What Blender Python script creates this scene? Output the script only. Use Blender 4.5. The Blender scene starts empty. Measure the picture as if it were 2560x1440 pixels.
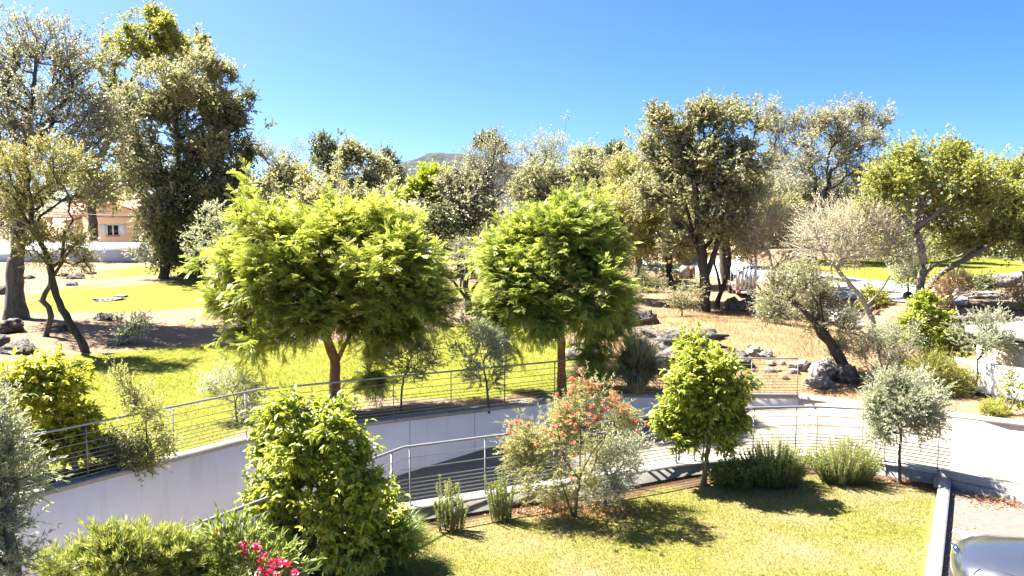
import bpy, bmesh, math, random
import numpy as np
from mathutils import Vector, Matrix

# ------------------------------------------------------------------ camera, sky, sun, exposure
sc = bpy.context.scene
COL = sc.collection
FPX = 1830.0                      # focal length in pixels of the 2560 px wide photograph
CAMZ = 5.0
PITCH = math.atan(160.0 / FPX)
cam_d = bpy.data.cameras.new("camera")
cam_d.sensor_width = 36.0
cam_d.lens = 36.0 * FPX / 2560.0
cam_d.clip_start = 0.1
cam_d.clip_end = 9000
cam = bpy.data.objects.new("camera", cam_d)
cam.location = (0, 0, CAMZ)
cam.rotation_euler = (math.pi / 2 - PITCH, 0, 0)
COL.objects.link(cam)
sc.camera = cam

SUN_EL = math.radians(54)
SUN_AZ = math.atan2(-0.90, 0.44)  # measured from +Y towards +X
world = bpy.data.worlds.new("World")
sc.world = world
world.use_nodes = True
wn = world.node_tree
bg = wn.nodes["Background"]
sky = wn.nodes.new("ShaderNodeTexSky")
sky.sky_type = 'NISHITA'
sky.sun_disc = False
sky.sun_elevation = SUN_EL
sky.sun_rotation = SUN_AZ
sky.altitude = 0
sky.air_density = 0.5
sky.dust_density = 1.15
sky.ozone_density = 6.0
hs = wn.nodes.new("ShaderNodeHueSaturation")
hs.inputs['Saturation'].default_value = 1.18
wn.links.new(sky.outputs[0], hs.inputs['Color'])
wn.links.new(hs.outputs[0], bg.inputs[0])
bg.inputs[1].default_value = 0.0500

sun_d = bpy.data.lights.new("sun", 'SUN')
sun_d.energy = 4.95
sun_d.angle = math.radians(0.5)
sun_d.color = (1.0, 0.945, 0.86)
sun = bpy.data.objects.new("sun", sun_d)
sdir = Vector((math.sin(SUN_AZ) * math.cos(SUN_EL), math.cos(SUN_AZ) * math.cos(SUN_EL), math.sin(SUN_EL)))
sun.rotation_euler = sdir.to_track_quat('Z', 'Y').to_euler()
sun.location = (-30, 20, 40)
COL.objects.link(sun)

vs = sc.view_settings
vs.view_transform = 'Standard'
vs.look = 'None'
vs.exposure = 2.73
vs.gamma = 1.0
vs.use_curve_mapping = False
cy = sc.cycles
cy.max_bounces = 8
cy.diffuse_bounces = 5
cy.glossy_bounces = 3
cy.transmission_bounces = 5
cy.transparent_max_bounces = 8
cy.use_denoising = True
cy.caustics_reflective = False
cy.caustics_refractive = False
cy.sample_clamp_indirect = 6.0

# ------------------------------------------------------------------ helpers
CP, SP = math.cos(PITCH), math.sin(PITCH)


def ray(px, py):
    a = (px - 1280.0) / FPX
    b = (720.0 - py) / FPX
    return np.array([a, CP + b * SP, -SP + b * CP])


def P(px, py, d):
    """the point that lies d metres ahead, seen at that pixel of the photograph"""
    r = ray(px, py)
    return np.array([0, 0, CAMZ]) + r * (d / r[1])


def vnoise2(x, y, s=1.0, seed=0):
    x = np.asarray(x, float) / s
    y = np.asarray(y, float) / s
    xi, yi = np.floor(x).astype(np.int64), np.floor(y).astype(np.int64)
    xf, yf = x - xi, y - yi
    u, v = xf * xf * (3 - 2 * xf), yf * yf * (3 - 2 * yf)

    def h(a, b):
        n = (a * 374761393 + b * 668265263 + seed * 974634777) & 0x7fffffff
        n = ((n ^ (n >> 13)) * 1274126177) & 0x7fffffff
        return ((n ^ (n >> 16)) & 0xffff) / 65535.0
    return (h(xi, yi) * (1 - u) + h(xi + 1, yi) * u) * (1 - v) + (h(xi, yi + 1) * (1 - u) + h(xi + 1, yi + 1) * u) * v


def vnoise3(p, s=1.0, seed=0):
    return (vnoise2(p[:, 0] + 17.3 * np.sin(p[:, 2] / s), p[:, 1] + p[:, 2] * .7, s, seed)
            + vnoise2(p[:, 1] + 3.1, p[:, 2] - p[:, 0] * .6, s, seed + 5)) * .5


def sstep(t):
    t = np.clip(t, 0, 1)
    return t * t * (3 - 2 * t)


# the edge of the ramp on the garden side, and on the lawn side
FW = np.array([(-60, -30), (-40, -27), (-9.0, 12.9), (-5.9, 16.9), (2.65, 21.1), (8.3, 20.85), (12.6, 18.0), (24, 10.5), (60, -13)], float)


def fwall(x):
    return np.interp(x, FW[:, 0], FW[:, 1])


def terrain(X, Y):
    X = np.asarray(X, float)
    Y = np.asarray(Y, float)
    z = 0.03 * np.clip(Y - 22, 0, 58)
    near = sstep((Y - fwall(X)) / 3.0)
    z = z + near * (0.65 * np.exp(-(((X - 9.0) / 4.5) ** 2 + ((Y - 29.5) / 5.0) ** 2)))
    z = z + 1.15 * sstep((X - 15.0) / 1.6) * sstep((Y - 28.0) / 0.7)
    z = z + near * 0.14 * (vnoise2(X, Y, 3.5, 3) - .5) + near * 0.05 * (vnoise2(X, Y, 0.9, 4) - .5)
    z = z + 0.35 * np.exp(-(((X + 21) / 4.0) ** 2 + ((Y - 33) / 3.5) ** 2))
    return z


def G(px, py):
    """where the sight line through that pixel meets the garden ground"""
    r = ray(px, py)
    Y = np.concatenate([np.arange(10, 60, .1), np.arange(60, 400, 1.0)])
    X = r[0] / r[1] * Y
    Z = CAMZ + r[2] / r[1] * Y
    ok = (Z - terrain(X, Y)) < 0
    ok &= Y > fwall(X)
    i = int(np.argmax(ok)) if ok.any() else len(Y) - 1
    return np.array([X[i], Y[i], float(terrain(X[i], Y[i]))])


LAWN_Z = -0.2


def GL(px, py, z=LAWN_Z):
    r = ray(px, py)
    t = (z - CAMZ) / r[2]
    return np.array([0, 0, CAMZ]) + r * t


def mesh_obj(name, verts, faces, mat, parent=None, smooth=False, attr=None, loc=None):
    """faces: list of (M,k) int arrays; attr: dict name -> per-face floats (same order as faces)"""
    me = bpy.data.meshes.new(name)
    verts = np.asarray(verts, np.float32).reshape(-1, 3)
    if loc is not None:
        verts = verts - np.asarray(loc, np.float32)
    faces = [np.asarray(f, np.int32) for f in faces if len(f)]
    nl = sum(f.size for f in faces)
    nf = sum(len(f) for f in faces)
    me.vertices.add(len(verts))
    me.vertices.foreach_set("co", verts.ravel())
    me.loops.add(nl)
    me.polygons.add(nf)
    me.loops.foreach_set("vertex_index", np.concatenate([f.ravel() for f in faces]))
    tot = np.concatenate([np.full(len(f), f.shape[1], np.int32) for f in faces])
    st = np.zeros(nf, np.int32)
    st[1:] = np.cumsum(tot)[:-1]
    me.polygons.foreach_set("loop_start", st)
    me.polygons.foreach_set("loop_total", tot)
    if smooth:
        me.polygons.foreach_set("use_smooth", np.ones(nf, bool))
    if attr:
        for k, a in attr.items():
            dom = 'FACE' if len(a) == nf else 'POINT'
            at = me.attributes.new(k, 'FLOAT', dom)
            at.data.foreach_set("value", np.asarray(a, np.float32))
    me.update(calc_edges=True)
    me.validate()
    if mat is not None:
        for m in (mat if isinstance(mat, (list, tuple)) else [mat]):
            me.materials.append(m)
    o = bpy.data.objects.new(name, me)
    COL.objects.link(o)
    if parent is not None:
        o.parent = parent
    return o


def tag(o, label, cat, group=None, kind=None):
    o["label"] = label
    o["category"] = cat
    if group:
        o["group"] = group
    if kind:
        o["kind"] = kind
    return o


def thing(name, label, cat, loc=(0, 0, 0), rz=0.0, group=None):
    o = bpy.data.objects.new(name, None)
    o.empty_display_size = 0.2
    o.location = [float(v) for v in loc]
    o.rotation_euler = (0, 0, rz)
    COL.objects.link(o)
    return tag(o, label, cat, group)


def structure(o):
    o["kind"] = "structure"
    return o


class MB:
    """collects shapes; build() links them as one mesh object"""

    def __init__(s):
        s.v = []
        s.f = {3: [], 4: []}
        s.n = 0

    def add(s, v, *fs):
        v = np.asarray(v, float).reshape(-1, 3)
        for f in fs:
            f = np.asarray(f, int)
            if len(f):
                s.f[f.shape[1]].append(f + s.n)
        s.v.append(v)
        s.n += len(v)

    def box(s, x0, x1, y0, y1, z0, z1):
        v = [(x, y, z) for x in (x0, x1) for y in (y0, y1) for z in (z0, z1)]
        s.add(v, [(0, 1, 3, 2), (4, 6, 7, 5), (0, 4, 5, 1), (2, 3, 7, 6), (0, 2, 6, 4), (1, 5, 7, 3)])

    def tube(s, pts, rad, sides=8, cap=True):
        v, f, c = tube(pts, rad, sides)
        s.add(v, f)
        if cap:
            n = len(v) // sides
            base = s.n - len(v)
            for ring in (0, n - 1):
                ctr = v[ring * sides:(ring + 1) * sides].mean(0)
                idx = np.arange(sides) + base + ring * sides
                s.v.append(ctr[None])
                s.f[3].append(np.stack([np.full(sides, s.n), idx, np.roll(idx, -1)], 1))
                s.n += 1

    def prism(s, poly, z0, z1):
        """vertical prism over a convex-ish polygon given as quads strip around centre"""
        poly = np.asarray(poly, float)
        n = len(poly)
        a = np.c_[poly, np.full(n, z0)]
        b = np.c_[poly, np.full(n, z1)]
        i = np.arange(n)
        j = (i + 1) % n
        ca, cb = 2 * n, 2 * n + 1
        s.add(np.vstack([a, b, [a.mean(0)], [b.mean(0)]]), np.stack([i, j, j + n, i + n], 1),
              np.vstack([np.stack([j, i, np.full(n, ca)], 1), np.stack([i + n, j + n, np.full(n, cb)], 1)]))

    def build(s, name, mat, parent=None, smooth=False, loc=None):
        return mesh_obj(name, np.vstack(s.v), [np.vstack(x) for x in s.f.values() if x], mat, parent, smooth, None, loc)


def tube(pts, rad, sides=6):
    pts = np.asarray(pts, float)
    n = len(pts)
    rad = np.broadcast_to(np.asarray(rad, float), (n,))
    d = np.gradient(pts, axis=0) if n > 2 else np.repeat((pts[-1] - pts[0])[None], n, 0)
    d = d / (np.linalg.norm(d, axis=1, keepdims=True) + 1e-9)
    ref = np.array([0.0, 0, 1]) if abs(d[:, 2]).mean() < .8 else np.array([1.0, 0.1, 0])
    a = np.cross(d, ref)
    a /= np.linalg.norm(a, axis=1, keepdims=True) + 1e-9
    b = np.cross(d, a)
    th = np.arange(sides) * 2 * math.pi / sides
    v = pts[:, None] + rad[:, None, None] * (np.cos(th)[None, :, None] * a[:, None] + np.sin(th)[None, :, None] * b[:, None])
    i = np.arange(sides)
    j = (i + 1) % sides
    k = (np.arange(n - 1) * sides)[:, None]
    f = np.stack([k + i, k + j, k + j + sides, k + i + sides], -1).reshape(-1, 4)
    return v.reshape(-1, 3), f, None


# ------------------------------------------------------------------ materials
def new_mat(name):
    m = bpy.data.materials.new(name)
    m.use_nodes = True
    nt = m.node_tree
    for n in list(nt.nodes):
        if n.type != 'OUTPUT_MATERIAL':
            nt.nodes.remove(n)
    return m, nt, nt.nodes["Material Output"]


def node(nt, t, **kw):
    n = nt.nodes.new(t)
    for k, v in kw.items():
        setattr(n, k, v)
    return n


def ramp(nt, fac, stops):
    r = node(nt, "ShaderNodeValToRGB")
    cr = r.color_ramp
    while len(cr.elements) < len(stops):
        cr.elements.new(0.5)
    for e, (p, c) in zip(cr.elements, stops):
        e.position = p
        e.color = (*c, 1)
    nt.links.new(fac, r.inputs[0])
    return r.outputs[0]


def noise(nt, scale, detail=4, rough=.6, vec=None, dim='3D'):
    n = node(nt, "ShaderNodeTexNoise")
    n.inputs['Scale'].default_value = scale
    n.inputs['Detail'].default_value = detail
    n.inputs['Roughness'].default_value = rough
    if vec is not None:
        nt.links.new(vec, n.inputs['Vector'])
    return n.outputs[0]


def math_n(nt, op, a, b):
    n = node(nt, "ShaderNodeMath", operation=op)
    for i, v in enumerate((a, b)):
        if isinstance(v, (int, float)):
            n.inputs[i].default_value = v
        else:
            nt.links.new(v, n.inputs[i])
    return n.outputs[0]


def mixc(nt, fac, a, b, mode='MIX'):
    n = node(nt, "ShaderNodeMix", data_type='RGBA', blend_type=mode)
    for idx, v in ((0, fac), (6, a), (7, b)):
        if isinstance(v, (int, float)):
            n.inputs[idx].default_value = v
        elif isinstance(v, tuple):
            n.inputs[idx].default_value = (*v, 1)
        else:
            nt.links.new(v, n.inputs[idx])
    return n.outputs[2]


def bsdf(nt, out, color, rough=.8, spec=.3, metal=0.0, bump=None, bump_d=.02, bump_s=.5):
    b = node(nt, "ShaderNodeBsdfPrincipled")
    if isinstance(color, tuple):
        b.inputs['Base Color'].default_value = (*color, 1)
    else:
        nt.links.new(color, b.inputs['Base Color'])
    if isinstance(rough, (int, float)):
        b.inputs['Roughness'].default_value = rough
    else:
        nt.links.new(rough, b.inputs['Roughness'])
    b.inputs['Specular IOR Level'].default_value = spec
    b.inputs['Metallic'].default_value = metal
    if bump is not None:
        bn = node(nt, "ShaderNodeBump")
        bn.inputs['Distance'].default_value = bump_d
        bn.inputs['Strength'].default_value = bump_s
        nt.links.new(bump, bn.inputs['Height'])
        nt.links.new(bn.outputs[0], b.inputs['Normal'])
    nt.links.new(b.outputs[0], out.inputs[0])
    return b


def obj_coord(nt):
    return node(nt, "ShaderNodeTexCoord").outputs['Object']


def geo_pos(nt):
    return node(nt, "ShaderNodeNewGeometry").outputs['Position']


def attr(nt, name):
    return node(nt, "ShaderNodeAttribute", attribute_name=name).outputs['Fac']


def leaf_mat(name, dark, mid, light, trans=.35, rough=.38, spec=.7):
    m, nt, out = new_mat(name)
    pos = geo_pos(nt)
    n1 = noise(nt, 1.1, 2, .5, pos)
    f = math_n(nt, 'ADD', math_n(nt, 'MULTIPLY', attr(nt, "v"), .62), math_n(nt, 'MULTIPLY', n1, .42))
    c = ramp(nt, f, [(.12, dark), (.5, mid), (.9, light)])
    p = node(nt, "ShaderNodeBsdfPrincipled")
    nt.links.new(c, p.inputs['Base Color'])
    p.inputs['Roughness'].default_value = rough
    p.inputs['Specular IOR Level'].default_value = spec
    t = node(nt, "ShaderNodeBsdfTranslucent")
    tc = mixc(nt, 1.0, c, (1.0, 1.0, .62), 'MULTIPLY')
    nt.links.new(tc, t.inputs[0])
    mx = node(nt, "ShaderNodeMixShader")
    mx.inputs[0].default_value = trans
    nt.links.new(p.outputs[0], mx.inputs[1])
    nt.links.new(t.outputs[0], mx.inputs[2])
    nt.links.new(mx.outputs[0], out.inputs[0])
    return m


def bark_mat(name, dark, light, scale=6.0):
    m, nt, out = new_mat(name)
    mp = node(nt, "ShaderNodeMapping")
    nt.links.new(geo_pos(nt), mp.inputs[0])
    mp.inputs['Scale'].default_value = (1, 1, .25)
    n1 = noise(nt, scale, 6, .7, mp.outputs[0])
    n2 = noise(nt, scale * 5, 3, .6, mp.outputs[0])
    f = math_n(nt, 'ADD', math_n(nt, 'MULTIPLY', n1, .7), math_n(nt, 'MULTIPLY', n2, .3))
    c = ramp(nt, f, [(.36, dark), (.62, light)])
    bsdf(nt, out, c, .9, .15, bump=f, bump_d=.05, bump_s=.8)
    return m


def speckled(name, c1, c2, scale=8, rough=.85, bump_d=.004, metal=0, spec=.3, contrast=(.35, .65), stain=None):
    m, nt, out = new_mat(name)
    pos = geo_pos(nt)
    n1 = noise(nt, scale, 5, .65, pos)
    n2 = noise(nt, scale * 14, 3, .6, pos)
    f = math_n(nt, 'ADD', math_n(nt, 'MULTIPLY', n1, .75), math_n(nt, 'MULTIPLY', n2, .25))
    c = ramp(nt, f, [(contrast[0], c1), (contrast[1], c2)])
    if stain:
        n3 = noise(nt, .7, 5, .7, pos)
        c = mixc(nt, ramp(nt, n3, [(.5, (0, 0, 0)), (.75, (.7, .7, .7))]), c, stain)
    bsdf(nt, out, c, rough, spec, metal, bump=n2, bump_d=bump_d)
    return m


M = {}
LEAF = dict(
    mimosa=((.060, .080, .014), (.165, .190, .034), (.37, .385, .105), .40),
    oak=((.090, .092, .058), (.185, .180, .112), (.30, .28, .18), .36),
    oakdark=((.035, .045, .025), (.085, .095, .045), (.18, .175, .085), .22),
    greysparse=((.10, .10, .075), (.195, .188, .14), (.31, .295, .23), .25),
    olive=((.115, .125, .085), (.215, .225, .16), (.34, .35, .26), .25),
    yellowoak=((.105, .098, .035), (.20, .185, .068), (.31, .28, .12), .32),
    yelgreen=((.095, .105, .018), (.20, .205, .030), (.32, .30, .06), .36),
    goldoak=((.085, .095, .024), (.175, .185, .044), (.29, .275, .085), .34),
    pitto=((.045, .062, .016), (.125, .145, .04), (.27, .27, .08), .3),
    mimosagreen=((.050, .072, .014), (.14, .175, .034), (.32, .35, .095), .38),
    laurelyellow=((.09, .10, .012), (.23, .235, .022), (.40, .37, .05), .42),
    laurel=((.055, .078, .012), (.155, .185, .026), (.36, .36, .06), .40),
    bright=((.075, .11, .012), (.21, .25, .02), (.33, .33, .03), .3),
    rosemary=((.050, .068, .024), (.13, .15, .05), (.28, .29, .10), .28),
    box=((.045, .07, .014), (.115, .15, .03), (.20, .23, .05), .3),
    silver=((.14, .155, .10), (.27, .28, .20), (.42, .42, .33), .22),
    callis=((.09, .095, .04), (.21, .205, .09), (.36, .33, .15), .32),
    dry=((.22, .19, .13), (.32, .275, .19), (.42, .37, .26), .25),
    pampas=((.075, .085, .04), (.165, .165, .09), (.30, .28, .17), .25),
    oleander=((.05, .075, .022), (.13, .165, .045), (.24, .26, .08), .3),
    orange=((.20, .10, .025), (.34, .19, .05), (.42, .27, .09), .2),
    tuft=((.04, .075, .014), (.11, .16, .028), (.22, .26, .06), .35),
    redbloom=((.48, .07, .055), (.60, .13, .10), (.68, .24, .18), .3),
    pinkbloom=((.42, .008, .04), (.62, .02, .09), (.72, .10, .2), .3),
    lawngreen=((.042, .058, .008), (.100, .122, .016), (.175, .178, .034), .3),
    lawnstraw=((.085, .072, .03), (.145, .125, .055), (.21, .178, .095), .2),
    litter=((.16, .055, .025), (.30, .12, .05), (.42, .22, .11), .1),
)
for k, a in LEAF.items():
    M[k] = leaf_mat("leaf_" + k, *[tuple(min(.78, q * 1.8) for q in c) for c in a[:3]], a[3] + .14)
M['bark_grey'] = bark_mat("bark_grey", (.034, .031, .027), (.135, .125, .11))
M['bark_dark'] = bark_mat("bark_dark", (.025, .020, .017), (.10, .085, .07))
M['bark_pale'] = bark_mat("bark_pale", (.075, .066, .053), (.25, .225, .185))
M['bark_dry'] = bark_mat("bark_dry", (.25, .225, .172), (.44, .405, .315))
M['bark_orange'] = bark_mat("bark_orange", (.16, .07, .03), (.34, .18, .085))
M['bark_green'] = bark_mat("bark_green", (.06, .05, .025), (.20, .17, .08))



def plaster():
    m, nt, out = new_mat("plaster_white")
    pos = geo_pos(nt)
    mp = node(nt, "ShaderNodeMapping")
    nt.links.new(pos, mp.inputs[0])
    mp.inputs['Scale'].default_value = (1, 1, .07)
    n1 = noise(nt, 1.1, 5, .6, pos)
    n2 = noise(nt, 5, 5, .65, mp.outputs[0])
    n3 = noise(nt, 45, 2, .6, pos)
    c = ramp(nt, n1, [(.35, (.82, .745, .70)), (.65, (.88, .815, .775))])
    c = mixc(nt, ramp(nt, n2, [(.54, (0, 0, 0)), (.74, (.45, .45, .45))]), c, (.62, .57, .54))
    c = mixc(nt, ramp(nt, n3, [(.66, (0, 0, 0)), (.76, (.4, .4, .4))]), c, (.6, .55, .5))
    bsdf(nt, out, c, .85, .25, bump=n3, bump_d=.002)
    return m


M['plaster_white'] = plaster()
M['plaster_plain'] = speckled("plaster_white", (.82, .77, .745), (.87, .825, .805), 1.2, .85, .002)
M['plaster_pink'] = speckled("plaster_pink", (.52, .37, .31), (.66, .51, .45), 1.5, .85, .002, stain=(.44, .31, .26))
M['concrete'] = speckled("concrete", (.22, .205, .185), (.33, .31, .29), 5, .9, .004, stain=(.15, .14, .125))
M['concrete_pale'] = speckled("concrete_pale", (.34, .325, .295), (.44, .42, .385), 4, .9, .004, stain=(.28, .26, .235))
M['ramp'] = speckled("ramp_concrete", (0.1763, 0.1505, 0.1118), (0.2193, 0.1892, 0.1445), 2.5, .9, .003, stain=(.17, .145, .108))
M['parking'] = speckled("parking_asphalt", (0.0989, 0.0843, 0.0757), (0.1419, 0.1221, 0.1084), 9, .92, .004, stain=(.135, .10, .078))
M['roadm'] = speckled("pale_asphalt", (0.2064, 0.2064, 0.2193), (0.2752, 0.2752, 0.2881), 3, .9, .004)
M['orange_wall'] = speckled("orange_render", (.80, .56, .33), (.85, .62, .38), 1.2, .9, .002, stain=(.76, .50, .28))
M['garden_wall'] = speckled("garden_wall_render", (.66, .65, .64), (.76, .75, .74), 1.0, .9, .003, stain=(.52, .50, .48))
M['whitepaint'] = speckled("white_paint", (.70, .69, .67), (.80, .79, .77), 6, .5, .001)
M['grey_wall'] = speckled("grey_far_wall", (.42, .42, .43), (.56, .56, .57), 1.0, .9, .002)
M['brown_wall'] = speckled("brown_timber", (.20, .11, .06), (.32, .18, .10), 3, .9, .003)
M['beige'] = speckled("beige_boards", (.34, .29, .215), (.42, .36, .28), 3, .85, .003, stain=(.3, .25, .18))
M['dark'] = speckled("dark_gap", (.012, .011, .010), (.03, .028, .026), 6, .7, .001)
M['line_white'] = speckled("line_paint", (.62, .61, .58), (.78, .77, .74), 14, .8, .001)


def mat_simple(name, col, rough, metal=0.0, spec=.5):
    m, nt, out = new_mat(name)
    n1 = noise(nt, 12, 3, .6, geo_pos(nt))
    c = mixc(nt, math_n(nt, 'MULTIPLY', n1, .35), col, tuple(v * .7 for v in col))
    bsdf(nt, out, c, rough, spec, metal)
    return m


M['steel'] = mat_simple("galvanised_steel", (.27, .275, .28), .42, .45)
M['alu'] = mat_simple("aluminium", (.62, .63, .64), .42, .8)
M['glass_dark'] = mat_simple("dark_glass", (.015, .017, .02), .06, 0, .6)
M['red_lens'] = mat_simple("red_lens", (.55, .03, .02), .2)
M['rubber'] = mat_simple("rubber", (.02, .02, .02), .8)
M['chrome'] = mat_simple("chrome", (.75, .76, .78), .08, 1.0)
M['lens'] = mat_simple("headlamp_glass", (.42, .43, .44), .18, .3)
M['cable'] = mat_simple("cable_black", (.015, .015, .015), .6)


def car_paint():
    m, nt, out = new_mat("silver_car_paint")
    b = bsdf(nt, out, (.38, .385, .40), .13, .5, .93)
    b.inputs['Coat Weight'].default_value = 0.0
    b.inputs['Coat Roughness'].default_value = .03
    return m


M['carpaint'] = car_paint()


def roof_mat():
    m, nt, out = new_mat("roof_tiles")
    pos = geo_pos(nt)
    w = node(nt, "ShaderNodeTexWave")
    w.inputs['Scale'].default_value = 4
    w.inputs['Distortion'].default_value = 1.0
    nt.links.new(pos, w.inputs[0])
    n1 = noise(nt, 2.5, 4, .6, pos)
    c = ramp(nt, n1, [(.3, (.30, .13, .085)), (.7, (.42, .23, .16))])
    bsdf(nt, out, c, .9, .2, bump=w.outputs[1], bump_d=.05)
    return m


M['roof'] = roof_mat()


def rock_mat():
    m, nt, out = new_mat("granite_rock")
    pos = geo_pos(nt)
    n1 = noise(nt, 1.6, 6, .7, pos)
    n2 = noise(nt, 7, 5, .7, pos)
    n3 = noise(nt, 30, 3, .6, pos)
    c = ramp(nt, math_n(nt, 'ADD', math_n(nt, 'MULTIPLY', n2, .75), math_n(nt, 'MULTIPLY', n3, .25)),
             [(.36, (.035, .03, .027)), (.50, (.13, .12, .105)), (.64, (.30, .285, .26))])
    c = mixc(nt, ramp(nt, n1, [(.50, (0, 0, 0)), (.66, (.85, .85, .85))]), c, (.17, .095, .04))
    bsdf(nt, out, c, .92, .15, bump=n2, bump_d=.16, bump_s=1.0)
    return m


M['rock'] = rock_mat()


def palerock_mat():
    m, nt, out = new_mat("pale_rock")
    pos = geo_pos(nt)
    n2 = noise(nt, 6, 5, .7, pos)
    c = ramp(nt, n2, [(.36, (.05, .04, .034)), (.49, (.19, .17, .15)), (.7, (.32, .30, .275))])
    bsdf(nt, out, c, .92, .15, bump=n2, bump_d=.05, bump_s=.8)
    return m


M['palerock'] = palerock_mat()


def ground_mat():
    m, nt, out = new_mat("garden_ground")
    pos = geo_pos(nt)
    na = noise(nt, .9, 5, .65, pos)
    nb = noise(nt, 6, 5, .7, pos)
    nc = noise(nt, 42, 3, .7, pos)
    lawn = attr(nt, "lawn")
    mk = math_n(nt, 'ADD', lawn, math_n(nt, 'MULTIPLY', math_n(nt, 'SUBTRACT', math_n(nt, 'ADD', math_n(nt, 'MULTIPLY', na, .5), math_n(nt, 'MULTIPLY', nb, .5)), .5), 2.2))
    mk = ramp(nt, mk, [(.40, (0, 0, 0)), (.62, (1, 1, 1))])
    gfac = math_n(nt, 'ADD', math_n(nt, 'MULTIPLY', nb, .5), math_n(nt, 'MULTIPLY', nc, .5))
    green = ramp(nt, gfac, [(.30, (.10, .11, .009)), (.52, (0.1333, 0.1376, 0.0172)), (.72, (0.1806, 0.1720, 0.0327))])
    dry = ramp(nt, gfac, [(.30, (0.1075, 0.0731, 0.0464)), (.50, (0.1849, 0.1307, 0.0826)), (.70, (0.2451, 0.1849, 0.1247))])
    straw = ramp(nt, gfac, [(.30, (0.1204, 0.0705, 0.0344)), (.50, (0.2107, 0.1333, 0.0645)), (.70, (0.2666, 0.1849, 0.1032))])
    dry = mixc(nt, attr(nt, "straw"), dry, straw)
    dirt = ramp(nt, na, [(.52, (0, 0, 0)), (.70, (.55, .55, .55))])
    dry = mixc(nt, dirt, dry, (.17, .115, .08))
    c = mixc(nt, mk, dry, green)
    bsdf(nt, out, c, .95, .1, bump=gfac, bump_d=.05, bump_s=.8)
    return m


M['ground'] = ground_mat()


def lawn_mat():
    m, nt, out = new_mat("front_lawn_soil")
    pos = geo_pos(nt)
    na = noise(nt, .55, 5, .6, pos)
    nb = noise(nt, 14, 4, .7, pos)
    g = ramp(nt, nb, [(.3, (.085, .085, .016)), (.65, (.18, .165, .04))])
    s = ramp(nt, nb, [(.3, (0.1376, 0.0989, 0.0430)), (.65, (0.2408, 0.1849, 0.0946))])
    c = mixc(nt, ramp(nt, na, [(.42, (0, 0, 0)), (.62, (1, 1, 1))]), g, s)
    c = mixc(nt, attr(nt, "soil"), c, (.075, .045, .028))
    bsdf(nt, out, c, .95, .1, bump=nb, bump_d=.03)
    return m


M['lawn'] = lawn_mat()


def hill_mat():
    m, nt, out = new_mat("hazed_maquis_hill")
    pos = geo_pos(nt)
    n1 = noise(nt, .035, 6, .75, pos)
    c = ramp(nt, n1, [(.40, (.045, .056, .060)), (.52, (.075, .085, .086)), (.64, (.105, .112, .105))])  # blue-grey of distant haze is mixed into the scrub colours
    bsdf(nt, out, c, .95, .1, bump=n1, bump_d=25, bump_s=1)
    return m


M['hill'] = hill_mat()

# ------------------------------------------------------------------ setting: ground, ramp, lawn, road, hill
rng0 = np.random.default_rng(7)


def nonuni(a, b, step, lo, hi, g=1.22):
    mid = list(np.arange(a, b + 1e-6, step))
    s = step
    x = b
    up = []
    while x < hi:
        s *= g
        x += s
        up.append(x)
    s = step
    x = a
    dn = []
    while x > lo:
        s *= g
        x -= s
        dn.append(x)
    return np.array(dn[::-1] + mid + up)


def inpoly(X, Y, poly):
    poly = np.asarray(poly)
    ins = np.zeros(X.shape, bool)
    n = len(poly)
    for i in range(n):
        x0, y0 = poly[i]
        x1, y1 = poly[(i + 1) % n]
        c = ((y0 > Y) != (y1 > Y)) & (X < (x1 - x0) * (Y - y0) / (y1 - y0 + 1e-12) + x0)
        ins ^= c
    return ins


def gpoly(pts):
    return np.array([G(*p)[:2] for p in pts])


LAWNS = [gpoly([(-260, 935), (0, 905), (215, 886), (420, 868), (600, 862), (800, 858), (1000, 838), (1110, 822), (1180, 800), (1280, 800), (1330, 835), (1400, 850), (1480, 880),
                (1500, 930), (1440, 985), (1300, 985), (1200, 1000), (1000, 1000), (900, 990), (760, 1010), (600, 1080), (430, 1150), (100, 1210), (-300, 1200)]),
         gpoly([(20, 742), (220, 716), (420, 705), (640, 700), (640, 752), (470, 772), (300, 782), (60, 782)]),
         gpoly([(270, 662), (640, 662), (640, 690), (420, 690), (280, 688)]),
         gpoly([(1060, 712), (1240, 708), (1240, 740), (1060, 745)]),
         gpoly([(1480, 690), (1560, 690), (1570, 715), (1480, 720)]),
         gpoly([(1960, 648), (2580, 642), (2620, 690), (2420, 694), (2300, 712), (2120, 694), (1980, 674)])]
STRAW = gpoly([(1500, 800), (1700, 770), (1980, 780), (2140, 860), (2180, 1010), (1800, 1000), (1560, 990), (1480, 900)])

gx = nonuni(-22, 24, .3, -900, 900)
gv = nonuni(0, 40, .3, 0, 1400)
GX, GV = np.meshgrid(gx, gv)
GY = fwall(GX) + .14 + GV
GZ = terrain(GX, GY)
lm = np.zeros(GX.shape)
stw = np.zeros(GX.shape)
for k in range(9):
    jx, jy = rng0.normal(0, .28, 2)
    for pl in LAWNS:
        lm = lm + inpoly(GX + jx, GY + jy, pl) / 9.0
    stw = stw + inpoly(GX + 4 * jx, GY + 4 * jy, STRAW) / 9.0
lm = np.clip(lm, 0, 1)
nr, nc = GX.shape
ii = (np.arange(nr - 1)[:, None] * nc + np.arange(nc - 1)[None]).ravel()
gf = np.stack([ii, ii + 1, ii + nc + 1, ii + nc], 1)
structure(mesh_obj("ground", np.stack([GX, GY, GZ], -1).reshape(-1, 3), [gf], M['ground'], None, True,
                   {"lawn": lm.ravel(), "straw": stw.ravel()}))

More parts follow.
